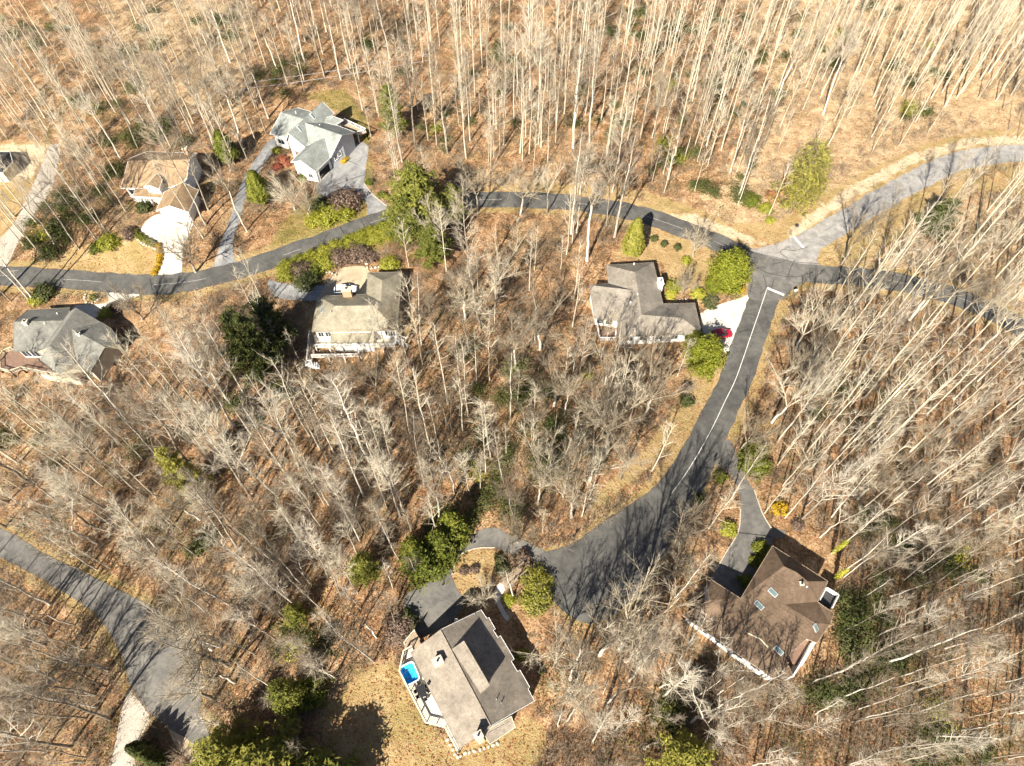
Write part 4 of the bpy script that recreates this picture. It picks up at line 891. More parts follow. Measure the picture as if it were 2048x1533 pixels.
# ------------------------------------------------------------------ vegetation meshes
def tubes_np(chains, n):
    """chains: list of (pts (m,3), radii (m,)) -> verts, quads"""
    Vs, Qs, b = [], [], 0
    an = np.arange(n) * 2 * np.pi / n; ca, sa = np.cos(an), np.sin(an)
    for P, R in chains:
        m = len(P); d = np.gradient(P, axis=0); d /= np.linalg.norm(d, axis=1)[:, None] + 1e-9
        ref = np.where(np.abs(d[:, 2:3]) > .8, np.array([[1., 0, 0]]), np.array([[0, 0, 1.]]))
        a = np.cross(d, ref); a /= np.linalg.norm(a, axis=1)[:, None] + 1e-9; c = np.cross(d, a)
        V = P[:, None, :] + (a[:, None, :] * ca[None, :, None] + c[:, None, :] * sa[None, :, None]) * R[:, None, None]
        Vs.append(V.reshape(-1, 3))
        i = (np.arange(m - 1)[:, None] * n); k = np.arange(n)[None, :]; k2 = (k + 1) % n
        Qs.append(np.stack([b + i + k, b + i + k2, b + i + n + k2, b + i + n + k], -1).reshape(-1, 4)); b += m * n
    return np.vstack(Vs), np.vstack(Qs)
def spikes_np(P, D, L, R, rs):
    """three-sided twigs: base points, directions, lengths, radii -> verts, quads (degenerate tip)"""
    n = len(P); a = np.cross(D, rs.normal(size=(n, 3))); a /= np.linalg.norm(a, axis=1)[:, None] + 1e-9; c = np.cross(D, a)
    V = np.empty((n, 4, 3))
    for k in range(3):
        t = 2 * np.pi * k / 3; V[:, k] = P + (a * np.cos(t) + c * np.sin(t)) * R[:, None]
    V[:, 3] = P + D * L[:, None]
    b = np.arange(n)[:, None] * 4; Tt = np.concatenate([b + np.array([[0, 1, 3]]), b + np.array([[1, 2, 3]]), b + np.array([[2, 0, 3]])])
    return V.reshape(-1, 3), Tt
def join_tq(name, V1, Q1, V2, T2, mat):
    V = np.vstack([V1, V2]); q = len(Q1); t = len(T2)
    me = bpy.data.meshes.new(name); me.vertices.add(len(V)); me.vertices.foreach_set('co', V.astype(np.float32).ravel())
    lp = np.concatenate([Q1.ravel(), (T2 + len(V1)).ravel()]).astype(np.int32)
    me.loops.add(len(lp)); me.loops.foreach_set('vertex_index', lp); me.polygons.add(q + t)
    me.polygons.foreach_set('loop_start', np.concatenate([np.arange(q) * 4, q * 4 + np.arange(t) * 3]).astype(np.int32))
    me.polygons.foreach_set('loop_total', np.concatenate([np.full(q, 4), np.full(t, 3)]).astype(np.int32))
    me.update(calc_edges=True); me.materials.append(mat); return me
def unit(v): return v / (np.linalg.norm(v) + 1e-9)
def bare_tree(seed, H, r0, first, nl, spread, up=(32, 60), twigs=4, fork=0, subs=5, wob=.012):
    """returns (trunk chains, limb chains, twig arrays)"""
    rs = np.random.RandomState(seed); m = 11; z = np.linspace(0, 1, m)
    xy = np.cumsum(rs.normal(0, wob * H / 3, (m, 2)), 0); xy -= xy[0]
    top = H if not fork else H * fork
    TP = np.column_stack([xy, z * top]); TR = r0 * (1 - z * (.82 if not fork else .35)) + .012; TR[0] *= 1.35
    TP[0, 2] = -.6
    trunk = [(TP, TR)]; limbs = []; tw = []
    def at(t): i = t * (m - 1); k = min(int(i), m - 2); f = i - k; return TP[k] * (1 - f) + TP[k + 1] * f, TR[k] * (1 - f) + TR[k + 1] * f
    def grow(p, az, el, L, r, n=6, bend=.45, wig=.06):
        d = np.array([math.cos(az) * math.cos(el), math.sin(az) * math.cos(el), math.sin(el)]); P = [p]; 
        for k in range(n - 1):
            d = unit(d + np.array([0, 0, bend / n]) + rs.normal(0, wig, 3)); P.append(P[-1] + d * L / (n - 1))
        return np.array(P), r * np.linspace(1, .22, n) + .006
    mains = []
    if fork:
        nf = rs.randint(3, 6); a0 = rs.rand() * 6.28
        for k in range(nf):
            P, R = grow(TP[-1], a0 + 6.28 * k / nf + rs.normal(0, .3), math.radians(rs.uniform(48, 74)), H * (1 - fork) * rs.uniform(.85, 1.15), TR[-1] * .68, 8, .2, .055)
            limbs.append((P, R)); mains.append((P, R))
            for j in range(6):
                s = .2 + .75 * j / 6; i = s * 7; kk = min(int(i), 6); f = i - kk; q = P[kk] * (1 - f) + P[kk + 1] * f
                mains.append(grow(q, rs.rand() * 6.28, math.radians(rs.uniform(25, 60)), spread * (1 - s * .5) * rs.uniform(.6, 1.1), R[kk] * .55, 6)); limbs.append(mains[-1])
    else:
        for i in range(nl):
            t = first + (.98 - first) * (i + rs.rand() * .8) / nl; p, r = at(min(t, .985)); az = i * 2.4 + rs.normal(0, .5)
            L = spread * (1.05 - .75 * (t - first) / (1 - first)) * rs.uniform(.55, 1.2)
            mains.append(grow(p, az, math.radians(rs.uniform(*up)), L, max(r * .5, .03))); limbs.append(mains[-1])
        for i in range(rs.randint(2, 5)):                      # short dead stubs lower down
            t = rs.uniform(first * .5, first); p, r = at(t); limbs.append(grow(p, rs.rand() * 6.28, math.radians(rs.uniform(-5, 30)), rs.uniform(.8, 2.2), .035, 3))
    tips = list(mains)
    for P, R in mains:
        L = np.linalg.norm(P[-1] - P[0])
        for j in range(subs):
            s = .22 + .72 * (j + rs.rand() * .7) / subs; i = s * (len(P) - 1); k = min(int(i), len(P) - 2); f = i - k; q = P[k] * (1 - f) + P[k + 1] * f
            d = unit(P[k + 1] - P[k]); e = unit(d + rs.normal(0, .42, 3) + np.array([0, 0, .12])); az = math.atan2(e[1], e[0]); el = math.asin(np.clip(e[2], -1, 1))
            c = grow(q, az, el, L * (.5 - .2 * s) * rs.uniform(.6, 1.2) + .3, max(R[k] * .55, .022), 4, .3, .07); limbs.append(c); tips.append(c)
    bp, bd, bl = [], [], []
    for P, R in tips:
        for j in range(twigs):
            s = rs.uniform(.25, 1.0); i = s * (len(P) - 1); k = min(int(i), len(P) - 2); f = i - k
            d = unit(P[k + 1] - P[k]); bp.append(P[k] * (1 - f) + P[k + 1] * f); bd.append(unit(d + rs.normal(0, .38, 3) + np.array([0, 0, .12]))); bl.append(rs.uniform(.7, 2.2))
    return trunk, limbs, (np.array(bp), np.array(bd), np.array(bl), np.full(len(bp), .015), rs)
def tree_meshes(name, args, tw='twig', bark='bark'):
    tr, li, tg = bare_tree(*args[0], **args[1])
    V, Q = tubes_np(tr, 8); trunk = np_mesh(name + ' trunk', V, Q, M[bark], True)
    big = [c for c in li if c[1][0] > .05]; small = [c for c in li if c[1][0] <= .05]
    V1, Q1 = tubes_np(big, 5) if big else (np.zeros((0, 3)), np.zeros((0, 4), int)); V2, Q2 = tubes_np(small, 3)
    V3, T3 = spikes_np(*tg[:4], tg[4])
    crown = join_tq(name + ' crown', np.vstack([V1, V2]), np.vstack([Q1, Q2 + len(V1)]), V3, T3, M[tw]); crown.materials[0] = M[tw]
    return trunk, crown
TALL = [tree_meshes('tall%d' % i, ((100 + i, 26 + (i % 3), .14 + .045 * (i % 3), (.36, .5, .32, .56, .42, .38, .48, .28)[i], 24 + 2 * (i % 4), 4.6 + .5 * (i % 3)), {}), 'twig_pale' if i % 3 == 0 else 'twig') for i in range(8)]
TALL += [tree_meshes('forked%d' % i, ((150 + i, 24, .24, .3, 14, 3.4), dict(fork=(.5, .6)[i], twigs=5, subs=5)), 'twig') for i in range(2)]
BROAD = [tree_meshes('broad%d' % i, ((200 + i, 16, .25, .3, 14, 4.4), dict(fork=(.42, .34, .5, .38)[i], twigs=6, subs=6)), 'twig_pale') for i in range(4)]
YOUNG = [tree_meshes('young%d' % i, ((300 + i, 15, .12, .45, 13, 2.4), dict(twigs=3, subs=3)), 'twig') for i in range(4)]
ORNAM = [tree_meshes('ornamental%d' % i, ((400 + i, 6, .14, .3, 12, 2.4), dict(fork=.22, twigs=5, subs=4)), 'twig_pale') for i in range(2)]

def leaf_quads(P, N, size, rs, asp=.55, jitter=.6):
    n = len(P); N = N + rs.normal(0, jitter, (n, 3)); N /= np.linalg.norm(N, axis=1)[:, None] + 1e-9
    a = np.cross(N, rs.normal(size=(n, 3))); a /= np.linalg.norm(a, axis=1)[:, None] + 1e-9; b = np.cross(N, a)
    s = size * rs.uniform(.6, 1.3, n)[:, None]; V = np.stack([P - a * s, P - b * s * asp * .9 + N * s * .12, P + a * s, P + b * s * asp + N * s * .12], 1)
    return V.reshape(-1, 3), np.arange(n * 4).reshape(-1, 4)
def leafball(name, seed, r, clumps, per, size, mat, zlow=-.6, cr=.33, squash=1.0, lump=.25):
    """crown of leaf clumps spread through a lumpy ellipsoid centred on the origin, radii r"""
    rs = np.random.RandomState(seed); C = rs.normal(size=(clumps * 3, 3)); C /= np.linalg.norm(C, axis=1)[:, None]; C = C[C[:, 2] > zlow][:clumps]
    rad = rs.uniform(.62, 1.0, len(C)) * (1 + rs.normal(0, lump * .4, len(C))); C = C * rad[:, None]
    P = (C[:, None, :] + rs.normal(0, cr * .55, (len(C), per, 3))).reshape(-1, 3); base = np.repeat(C, per, 0)
    N = (P - base) * 1.2 + base * .9 + np.array([0, 0, .35]); r = np.array(r)
    V, Q = leaf_quads(P * r, N, size, rs); return np_mesh(name, V, Q, mat)
def conifer(name, seed, H, R, mat, tiers=17, per=7, start=.14, size=.42, power=.85, tuft=5, droop=-.05, asp=.4):
    rs = np.random.RandomState(seed); P, N = [], []; ch = []
    TP = np.column_stack([np.cumsum(rs.normal(0, .03, (8, 2)), 0), np.linspace(-.4, H, 8)]); trunk = [(TP, np.linspace(.03 * H * .7, .03, 8))]
    for i in range(tiers):
        t = start + (1 - start) * i / tiers; L = R * (1 - (t - start) / (1 - start)) ** power * rs.uniform(.75, 1.15) + .25
        for k in range(per):
            az = i * 1.3 + 6.28 * k / per + rs.normal(0, .25); l = L * rs.uniform(.7, 1.15); el = rs.uniform(droop, droop + .4)
            d = np.array([math.cos(az), math.sin(az), el]); p0 = np.array([0, 0, t * H]); ch.append((np.array([p0, p0 + d * l * .5, p0 + d * l]), np.array([.05, .03, .012])))
            n = max(2, int(l / .55))
            for j in range(n):
                s = (.25 + .78 * (j + .5) / n) * l; q = p0 + d * s
                for _ in range(tuft): P.append(q + rs.normal(0, .22 + .05 * l, 3) * np.array([1, 1, .6])); N.append(np.array([d[0] * .3, d[1] * .3, .9]))
    V, Q = leaf_quads(np.array(P), np.array(N), size, rs, asp, .7); crown = np_mesh(name + ' crown', V, Q, mat)
    V, Q = tubes_np(trunk + ch, 5); return np_mesh(name + ' trunk', V, Q, M['bark_dark'], True), crown

def plant(name, label, cat, loc, parts, rz=0.0, s=(1, 1, 1), group=None, lean=(0, 0)):
    t = thing(name, label, cat, loc, group); t.rotation_euler = (lean[0], lean[1], rz); t.scale = s
    for n, me in parts: put(n, me, t)
    return t

# ------------------------------------------------------------------ evergreens and garden trees that stand out
def trunk_only(H, r): 
    mb = MB(); mb.tube([(0, 0, -.4), (.03, 0, H * .5), (0, .04, H)], [r, r * .75, r * .4], 8); return mb.mesh('short trunk', M['bark_dark'], True)
PINE = [conifer('pine%d' % i, 500 + i, 15, 4.6, M[m], 15, 7, .14, .40, .5, 14, .05, .28) for i, m in enumerate(('pine', 'pine_dark', 'pine_olive', 'pine'))]
PINE.append(conifer('wispy pine', 509, 15, 4.6, M['pine_olive'], 12, 5, .12, .42, .55, 8, .15, .16))
def pine(px, v, H, R, label, name='pine_tree', grp=None):
    g = G(*px); plant(name, label, 'tree', g, [('trunk', PINE[v][0]), ('crown', PINE[v][1])], rng.uniform(0, 6), (R / 4.6, R / 4.6, H / 15), grp)
pine((838, 456), 0, 17, 6.4, 'large green pine hiding the road bend left of centre'); pine((868, 520), 3, 10, 3.6, 'smaller green pine beside the right wing of the olive-roofed house')
pine((905, 440), 0, 10, 3.4, 'green pine right behind the large pine at the road bend')
pine((818, 478), 3, 12, 4.2, 'light green pine in front of the large pine at the road bend')
pine((528, 752), 1, 20, 4.6, 'tall dark pine left of the olive-roofed house'); pine((560, 690), 1, 14, 3.8, 'shorter dark pine close against the left side of the olive-roofed house')
pine((1578, 425), 4, 20, 5.6, 'big olive-green pine above the road junction'); pine((1605, 400), 4, 15, 4.0, 'slimmer olive pine at the right of the big olive pine')
pine((1860, 470), 1, 10, 3.6, 'dark green pine on the bend below the pale upper road')
pine((560, 1560), 2, 12, 6.5, 'wide yellow-green pine at the bottom edge by the lower road'); pine((470, 1520), 2, 11, 4.4, 'yellow-green pine leaning over the lower road at the bottom edge')
pine((660, 1600), 0, 11, 5.5, 'green pine at the bottom edge beside the lawn'); pine((400, 985), 2, 17, 2.8, 'thin olive pine alone in the left wood'); pine((735, 1150), 0, 8, 2.6, 'small bright green pine left of the holly clump')
pine((1360, 1530), 2, 12, 3.8, 'yellow-green pine at the bottom right of centre'); pine((600, 1240), 0, 7, 1.8, 'slim green pine in the wood above the lower road')
pine((790, 270), 0, 14, 3.2, 'faint green pine right of the grey-roofed house'); pine((590, 1400), 0, 11, 2.4, 'slender grey-green pine above the wide yellow-green pine')
HOLLY = conifer('holly', 520, 9, 3.2, M['holly'], 15, 8, .05, .30, .7, 9, .05, .45)
for px, s, l in (((850, 1142), 1.0, 'left dense holly of the clump by the looped driveway'), ((908, 1070), .9, 'right dense holly of the clump by the looped driveway'), ((882, 1108), .98, 'middle dense holly of the clump by the looped driveway'), ((832, 1120), .85, 'leftmost low holly of the clump by the looped driveway')):
    plant('holly_tree', l, 'tree', G(*px), [('trunk', HOLLY[0]), ('crown', HOLLY[1])], rng.uniform(0, 6), (s * 1.05, s * 1.05, s), 'hollies by the looped driveway')
MAG = leafball('magnolia crown', 530, (4.0, 3.9, 4.3), 420, 30, .19, M['magnolia'], -.75, .17, lump=.45); MT = trunk_only(4.5, .2)
def magnolia(px, s, label, zs=1.0):
    t = plant('magnolia_tree', label, 'tree', G(*px), [('trunk', MT)], rng.uniform(0, 6), (s, s, s * zs)); c = put('crown', MAG, t); c.location = (0, 0, 4.3)
magnolia((1448, 572), .98, 'large glossy magnolia at the corner of the road junction', 1.15); magnolia((1398, 736), .88, 'glossy magnolia beside the red car', 1.2); magnolia((1425, 582), .5, 'small low magnolia bush left of the corner magnolia'); magnolia((1386, 690), .45, 'low magnolia bush between the taupe-roofed house and the red car')
CED = leafball('cedar crown', 540, (2.0, 2.0, 5.6), 190, 22, .27, M['cedar'], -1, .2)
def cone_mesh(name, seed, R, H, n, size, mat):
    rs = np.random.RandomState(seed); t = rs.rand(n) ** 1.3; az = rs.rand(n) * 6.283; r = R * np.clip(np.minimum(1, (t + .06) * 4.5) * (1 - t) ** .55, 0, 1) * rs.uniform(.78, 1.06, n) * (1 + .12 * np.sin(az * 5 + t * 9))
    P = np.stack([np.cos(az) * r, np.sin(az) * r, t * H], 1); N = np.stack([np.cos(az), np.sin(az), np.full(n, .5)], 1); V, Q = leaf_quads(P, N, size, rs, .5, .45); return np_mesh(name, V, Q, mat)
CONE = cone_mesh('cone crown', 541, 2.6, 10.5, 7000, .24, M['cedar']); CONE_D = cone_mesh('dark cone crown', 542, 1.3, 5.5, 1800, .25, M['pine_dark']); TT = trunk_only(2.0, .15)
plant('conical_cedar', 'tall golden-green conical cedar beside the crossing road', 'tree', G(1263, 506), [('trunk', TT), ('crown', CONE)])
plant('conical_cedar', 'dark cone-shaped cedar left of the grey-roofed house front', 'tree', G(524, 398), [('trunk', TT), ('crown', cone_mesh('c', 543, 3.0, 8, 3000, .33, M['holly']))])
plant('conical_cedar', 'dark green cedar above the side driveway', 'tree', G(458, 318), [('trunk', TT), ('crown', cone_mesh('c', 544, 3.0, 8.0, 3000, .33, M['holly']))])
for k, (px, w) in enumerate((((287, 1500), 'leftmost'), ((300, 1508), 'second from left'), ((314, 1516), 'third from left'), ((327, 1524), 'rightmost'))):
    plant('arborvitae', 'dark narrow arborvitae by the lower driveway, %s of four' % w, 'tree', G(*px), [('trunk', TT), ('crown', CONE_D)], k, (1, 1, 1), 'arborvitae by the lower driveway')
for px, l in (((1235 + 62, 481), 'left one of three small round shrubs on the lawn below the cedar'),): pass
SHR = {k: [leafball(k + str(i), 560 + 7 * i, (1.0, 1.0, .8), 60, 12, .17, M[k], -.25, .3) for i in range(2)] for k in ('rhodo', 'holly', 'yellow', 'lime', 'maroon', 'redleaf', 'russet', 'cedar', 'magnolia', 'pine_dark')}
BIG = {k: leafball(k + ' big', 580, (1.0, 1.0, .8), 200, 14, .085, M[k], -.25, .22, lump=.5) for k in ('rhodo', 'cedar', 'lime', 'maroon', 'holly', 'russet')}
def shrub(px, r, mat, label, h=None, name='shrub', grp=None, rz=None, rx=1.0):
    h = h or r * .85; me = BIG[mat] if r > 1.7 and mat in BIG else SHR[mat][rng.randint(0, 1)]; g = G(*px); o = put(name, me); o.location = g + Vector((0, 0, h * .3)); o.scale = (r * rx, r, h / .8 * .75); o.rotation_euler = (0, 0, rng.uniform(0, 6) if rz is None else rz)
    tag(o, label, 'shrub', grp); return o
for k, px in enumerate(((1308, 480), (1328, 490), (1355, 498))): shrub(px, .75, 'rhodo', ('left', 'middle', 'right')[k] + ' one of three small round shrubs on the lawn by the cedar', 1.0, grp='three lawn shrubs')
for k, px in enumerate(((318, 494), (320, 504), (321, 513), (320, 522), (318, 531), (314, 540), (309, 548))): shrub(px, .62, 'yellow', '%s golden ball shrub from the top of the row along the white driveway' % ('first', 'second', 'third', 'fourth', 'fifth', 'sixth', 'seventh')[k], .8, 'ball_shrub', 'golden ball shrubs')
for k, px in enumerate(((272, 466), (280, 474), (289, 480), (298, 485), (308, 490))): shrub(px, .75, 'holly', '%s green ball shrub from the house in the row beside the white driveway' % ('first', 'second', 'third', 'fourth', 'fifth')[k], .9, 'ball_shrub', 'green ball shrubs')
for px, r, m, l in [((220, 490), 2.1, 'lime', 'yellow-green bush at the upper left of the pale lawn'), ((196, 500), 1.5, 'holly', 'grey-green bush left of the yellow-green lawn bush'), ((290, 418), 1.6, 'rhodo', 'dark shrub against the porch of the tan-roofed house'), ((262, 470), 1.6, 'maroon', 'brownish round bush left of the white driveway'),
    ((690, 410), 3.4, 'maroon', 'broad brownish-maroon bush beside the grey driveway'), ((640, 415), 2.2, 'rhodo', 'dark olive bush below the garage of the grey-roofed house'), ((660, 437), 2.6, 'lime', 'bright yellow-green bush on the bank left of the driveway mouth'), ((690, 432), 2.0, 'lime', 'yellow-green bush on the bank next to the driveway mouth'), ((632, 445), 2.0, 'lime', 'leftmost yellow-green bush on the roadside bank'),
    ((606, 358), 1.1, 'holly', 'small round green shrub at the corner of the white garage front'), ((688, 322), 1.0, 'yellow', 'yellow shrub beside the blue-grey garage wall'), ((553, 303), 1.0, 'lime', 'yellow-green shrub at the white front of the grey-roofed house'), ((764, 392), 1.0, 'holly', 'round dark shrub right of the grey driveway'), ((775, 397), .8, 'lime', 'tiny lime shrub right of the grey driveway'),
    ((739, 366), .9, 'holly', 'small green shrub on the strip along the grey driveway'), ((565, 322), 1.2, 'redleaf', 'red shrub at the front path, nearer the grey-roofed house'), ((556, 336), 1.1, 'redleaf', 'red shrub at the front path, farther down'), ((577, 330), .8, 'redleaf', 'small red shrub right of the front path'),
    ((605, 545), 2.2, 'maroon', 'leftmost maroon bush between hedge and courtyard driveway'), ((683, 520), 2.3, 'maroon', 'maroon bush above the tan courtyard, left of two'), ((716, 512), 2.3, 'maroon', 'maroon bush above the tan courtyard, right of two'), ((652, 530), 2.0, 'lime', 'yellow-green bush left of the tan courtyard wall'), ((632, 545), 1.6, 'holly', 'clipped green bush next to the leftmost maroon bush'),
    ((780, 532), 1.9, 'lime', 'bright green bush behind the right wing of the olive-roofed house'), ((740, 520), 1.5, 'maroon', 'small maroon bush right of the courtyard maroon pair'), ((615, 565), 2.4, 'rhodo', 'dark spreading bush above the courtyard driveway'),
    ((1345, 575), 1.6, 'cedar', 'olive bush by the white chimney'), ((1342, 590), 1.2, 'lime', 'low lime bush right of the white chimney'), ((1395, 590), 1.5, 'lime', 'golden-green bush in the bed above the east wing of the taupe house'), ((1372, 523), 1.0, 'lime', 'round lime shrub on the lawn right of the taupe-roofed house'), ((1420, 606), 1.6, 'rhodo', 'dark bush above the apron driveway'), ((1478, 580), 1.1, 'yellow', 'golden shrub at the foot of the corner magnolia'),
    ((1290, 470), .1, 'lime', ''), ((1375, 775), 1.0, 'maroon', 'dark shrub on the verge by the descending road'), ((1372, 805), 1.3, 'rhodo', 'green shrub on the verge below the dark shrub'),
    ((1505, 930), 2.6, 'holly', 'green bush right of the forecourt driveway mouth'), ((1510, 905), 2.0, 'cedar', 'yellow-green bush at the mouth of the forecourt driveway'), ((1558, 1020), 1.3, 'yellow', 'golden shrub at the foot of the big pale trunks'), ((1595, 1051), 1.0, 'maroon', 'dark clipped shrub right of the parking pad'),
    ((1522, 1100), 1.3, 'holly', 'green shrub against the north wall of the brown-roofed house, top one'), ((1512, 1125), 1.1, 'holly', 'green shrub against the north wall of the brown-roofed house, middle one'), ((1490, 1165), 1.2, 'holly', 'green shrub against the north wall of the brown-roofed house, lowest one'), ((1442, 955), 1.2, 'holly', 'dark green shrub inside the mouth of the forecourt driveway'), ((1397, 1002), 1.1, 'rhodo', 'dark shrub between cul-de-sac and forecourt driveway'), ((1455, 1060), 1.3, 'lime', 'lime shrub on the inside of the forecourt driveway curve'),
    ((1072, 1165), 2.2, 'cedar', 'large olive bush beside the footbridge and cul-de-sac'), ((1072, 1198), 2.4, 'cedar', 'lower large olive bush left of the cul-de-sac'), ((1020, 1202), 1.0, 'lime', 'small lime shrub below the footbridge'), ((1000, 1122), 1.0, 'rhodo', 'dark green shrub on the looped driveway island'), ((1008, 1140), 1.1, 'rhodo', 'second dark shrub on the looped driveway island, lower'), ((948, 1140), .8, 'maroon', 'small dark round shrub on the island, right of a pair'), ((928, 1142), .7, 'maroon', 'small dark round shrub on the island, left of a pair'), ((1045, 1120), 1.5, 'maroon', 'reddish bush above the footbridge'),
    ((1043, 1310), .9, 'lime', 'bright lime shrub against the stepped eaves'), ((800, 1260), 2.3, 'maroon', 'reddish bush left of the deck of the house with the tub'), ((815, 1240), 1.5, 'rhodo', 'dark shrub at the lower end of the looped driveway'), ((625, 1385), 2.4, 'holly', 'bright green holly at the foot of the pale leaning trunk'),
    ((90, 590), 2.2, 'rhodo', 'dark bush above the slate-grey roof'), ((75, 600), 1.6, 'lime', 'olive bush left of the dark bush above the slate roof'), ((212, 628), 1.3, 'lime', 'lime shrub at the corner of the slate-roofed house'), ((234, 620), 1.3, 'maroon', 'brown shrub right of the pale driveway'), ((188, 596), .8, 'holly', 'small green shrub inside the ring of rocks'),
    ((1540, 443), 1.0, 'lime', 'small lime shrub on the bank above the junction'), ((1500, 405), 2.0, 'holly', 'green bush left of the russet shrub above the junction'), ((1530, 420), 1.5, 'lime', 'lime bush just right of the green bush above the junction'), ((1580, 380), 2.6, 'russet', 'russet-leaved small tree in front of the big olive pine'), ((1545, 395), 1.6, 'russet', 'low russet bush left of the russet-leaved small tree'), ((1600, 395), 1.8, 'lime', 'bright yellow-green bush under the big olive pine')]:
    if l: shrub(px, r, m, l)
# clipped evergreen hedge along the crossing road
hg = thing('hedge', 'long yellow-green hedge on the bank below the crossing road', 'hedge', G(650, 505)); hp = path([(572, 540), (610, 524), (650, 508), (700, 488), (745, 470), (790, 452)])
for i in range(0, len(hp), 2):
    for off in (-1.7, 0.4):
        me = BIG['lime']; o = put('bush', me, hg); x, y = hp[i] + np.array([-.3 * off, off]); o.location = Vector((x, y, float(T(x, y)) + .25)) - hg.location; o.scale = (1.7, 1.55, 1.35); o.rotation_euler = (0, 0, rng.uniform(0, 6))
# ivy covered trunks
for px, H, l in (((1663, 1108), 9, 'yellow ivy-covered trunk right of the brown-roofed house, upper one'), ((1668, 1158), 7, 'yellow ivy-covered trunk right of the brown-roofed house, lower one')):
    V = leafball('ivy', 600 + H, (.55, .55, H * .55), 70, 12, .2, M['vine'], -1, .25); t = plant('ivy_covered_tree', l, 'tree', G(*px), [('trunk', TALL[1][0]), ('crown', TALL[1][1])], 1.0, (.7, .7, .7)); c = put('ivy', V, t); c.location = (0, 0, H * .62)
# ornamental bare trees
for px, s, l in (((1363, 592), 1.0, 'small pale bare ornamental tree in the bed of the taupe-roofed house'), ((1385, 512), 1.25, 'small bare tree leaning over the crossing road by the junction'), ((968, 1206), 1.0, 'bare ornamental tree above the north corner of the house with the tub'), ((1035, 1085), 1.2, 'bare pinkish tree over the start of the looped driveway'), ((285, 640), 1.4, 'brown twiggy small tree right of the pale driveway by the slate house'), ((392, 545), 2.0, 'dark bare spreading tree at the foot of the white driveway'), ((620, 440), 1.6, 'bare brown small tree on the bank below the grey-roofed garage'), ((590, 420), 1.5, 'bare brown small tree between the two driveways')):
    v = rng.randint(0, 1); plant('ornamental_tree', l, 'tree', G(*px), [('trunk', ORNAM[v][0]), ('crown', ORNAM[v][1])], rng.uniform(0, 6), (s, s, s))

# ------------------------------------------------------------------ the bare wood
TALLPX = [(94, 268), (111, 238), (160, 249), (259, 318), (276, 296), (333, 303), (294, 257), (333, 276), (373, 299), (430, 300), (384, 270), (444, 253), (486, 298), (494, 462), (417, 420), (412, 450), (407, 478), (231, 409), (196, 481), (158, 499), (109, 488), (216, 468), (38, 443),
 (75, 75), (95, 260), (555, 140), (650, 152), (682, 160), (735, 130), (805, 325), (545, 245), (895, 307), (940, 282), (1007, 290), (830, 295), (780, 117), (720, 145), (460, 125), (515, 115), (190, 100), (335, 130), (610, 125),
 (1076, 245), (1111, 285), (1146, 297), (1179, 285), (1059, 200), (1034, 190), (1301, 350), (1336, 360), (1369, 320), (1461, 345), (1476, 395), (1609, 220), (1639, 200), (1646, 230), (1551, 210), (1599, 170), (2004, 220), (2016, 262), (1956, 197), (1884, 185), (1224, 385),
 (1142, 468), (1145, 489), (1153, 466), (1212, 454), (1229, 475), (1180, 522), (1745, 570), (1776, 592), (1830, 468), (1878, 459), (1570, 1037), (1573, 985), (1555, 885), (1712, 770), (1696, 799), (1854, 802), (1842, 894), (1663, 1035), (1766, 1003), (1787, 1001), (1908, 887), (1908, 799), (1872, 724), (1924, 985), (1963, 1083), (1891, 1060),
 (1350, 1195), (1462, 1001), (1402, 1363), (1485, 1407), (1729, 1321), (1675, 1156), (1655, 1264), (1640, 1099), (1685, 1395), (1778, 1495), (1970, 1518), (1252, 1323), (1274, 1333), (1301, 1331), (1229, 1463),
 (200, 1091), (312, 1109), (364, 1151), (459, 1209), (102, 1209), (136, 1325), (130, 1406), (558, 1283), (443, 1289), (171, 1515), (666, 1360), (753, 1275), (690, 1278), (590, 1256), (441, 1294),
 (490, 791), (485, 792), (465, 813), (470, 854), (472, 926), (598, 936), (641, 1052), (581, 1042), (374, 886), (279, 869), (239, 890), (243, 967), (316, 912), (434, 820), (449, 1078), (473, 1071), (396, 1115), (355, 1148), (313, 1098), (704, 1155), (603, 1168), (576, 1199), (798, 1119), (769, 1074), (730, 1067), (800, 1033), (807, 1023), (719, 1081), (740, 924), (730, 895), (830, 840), (848, 973), (865, 990), (899, 859), (655, 939),
 (941, 990), (961, 980), (1029, 1037), (981, 916), (903, 861), (926, 797), (1004, 961), (1020, 838), (1145, 747), (1158, 750), (1299, 776), (868, 976), (909, 987), (939, 707), (944, 581), (869, 689), (843, 691), (1230, 748), (1200, 722), (1420, 1425), (1452, 1455), (1505, 1448), (1380, 1405), (1540, 1420), (90, 1290), (170, 1300), (60, 1400), (220, 1440), (190, 1390), (150, 1250), (40, 1230), (215, 1340), (790, 745), (22, 603), (52, 612), (-20, 610), (-45, 590), (70, 620)]
BROADPX = [(1064, 866), (1108, 813), (1180, 961), (1214, 905), (1143, 1037), (1076, 1008), (1086, 970), (1127, 993), (1212, 811), (1223, 867), (1129, 826), (880, 499), (1685, 547), (1621, 757), (1562, 776), (1593, 796), (1544, 845), (1743, 884), (1715, 998), (1239, 1299), (1134, 1395), (456, 1332), (1260, 840), (1290, 830), (1240, 960),
           (1640, 690), (1680, 640), (1590, 700), (960, 420), (1040, 430), (1095, 425), (1160, 405), (800, 700), (760, 800), (690, 840), (1960, 520), (1880, 560), (1480, 900), (1330, 1110), (1210, 770), (1275, 770), (1080, 700), (1030, 740), (960, 660), (930, 640), (1000, 600), (620, 1010), (540, 1090), (400, 1040), (1200, 1310), (1290, 1290), (1110, 1330), (1330, 1160), (1900, 650), (1960, 700), (1820, 640), (470, 1365), (430, 1400), (425, 1300)]
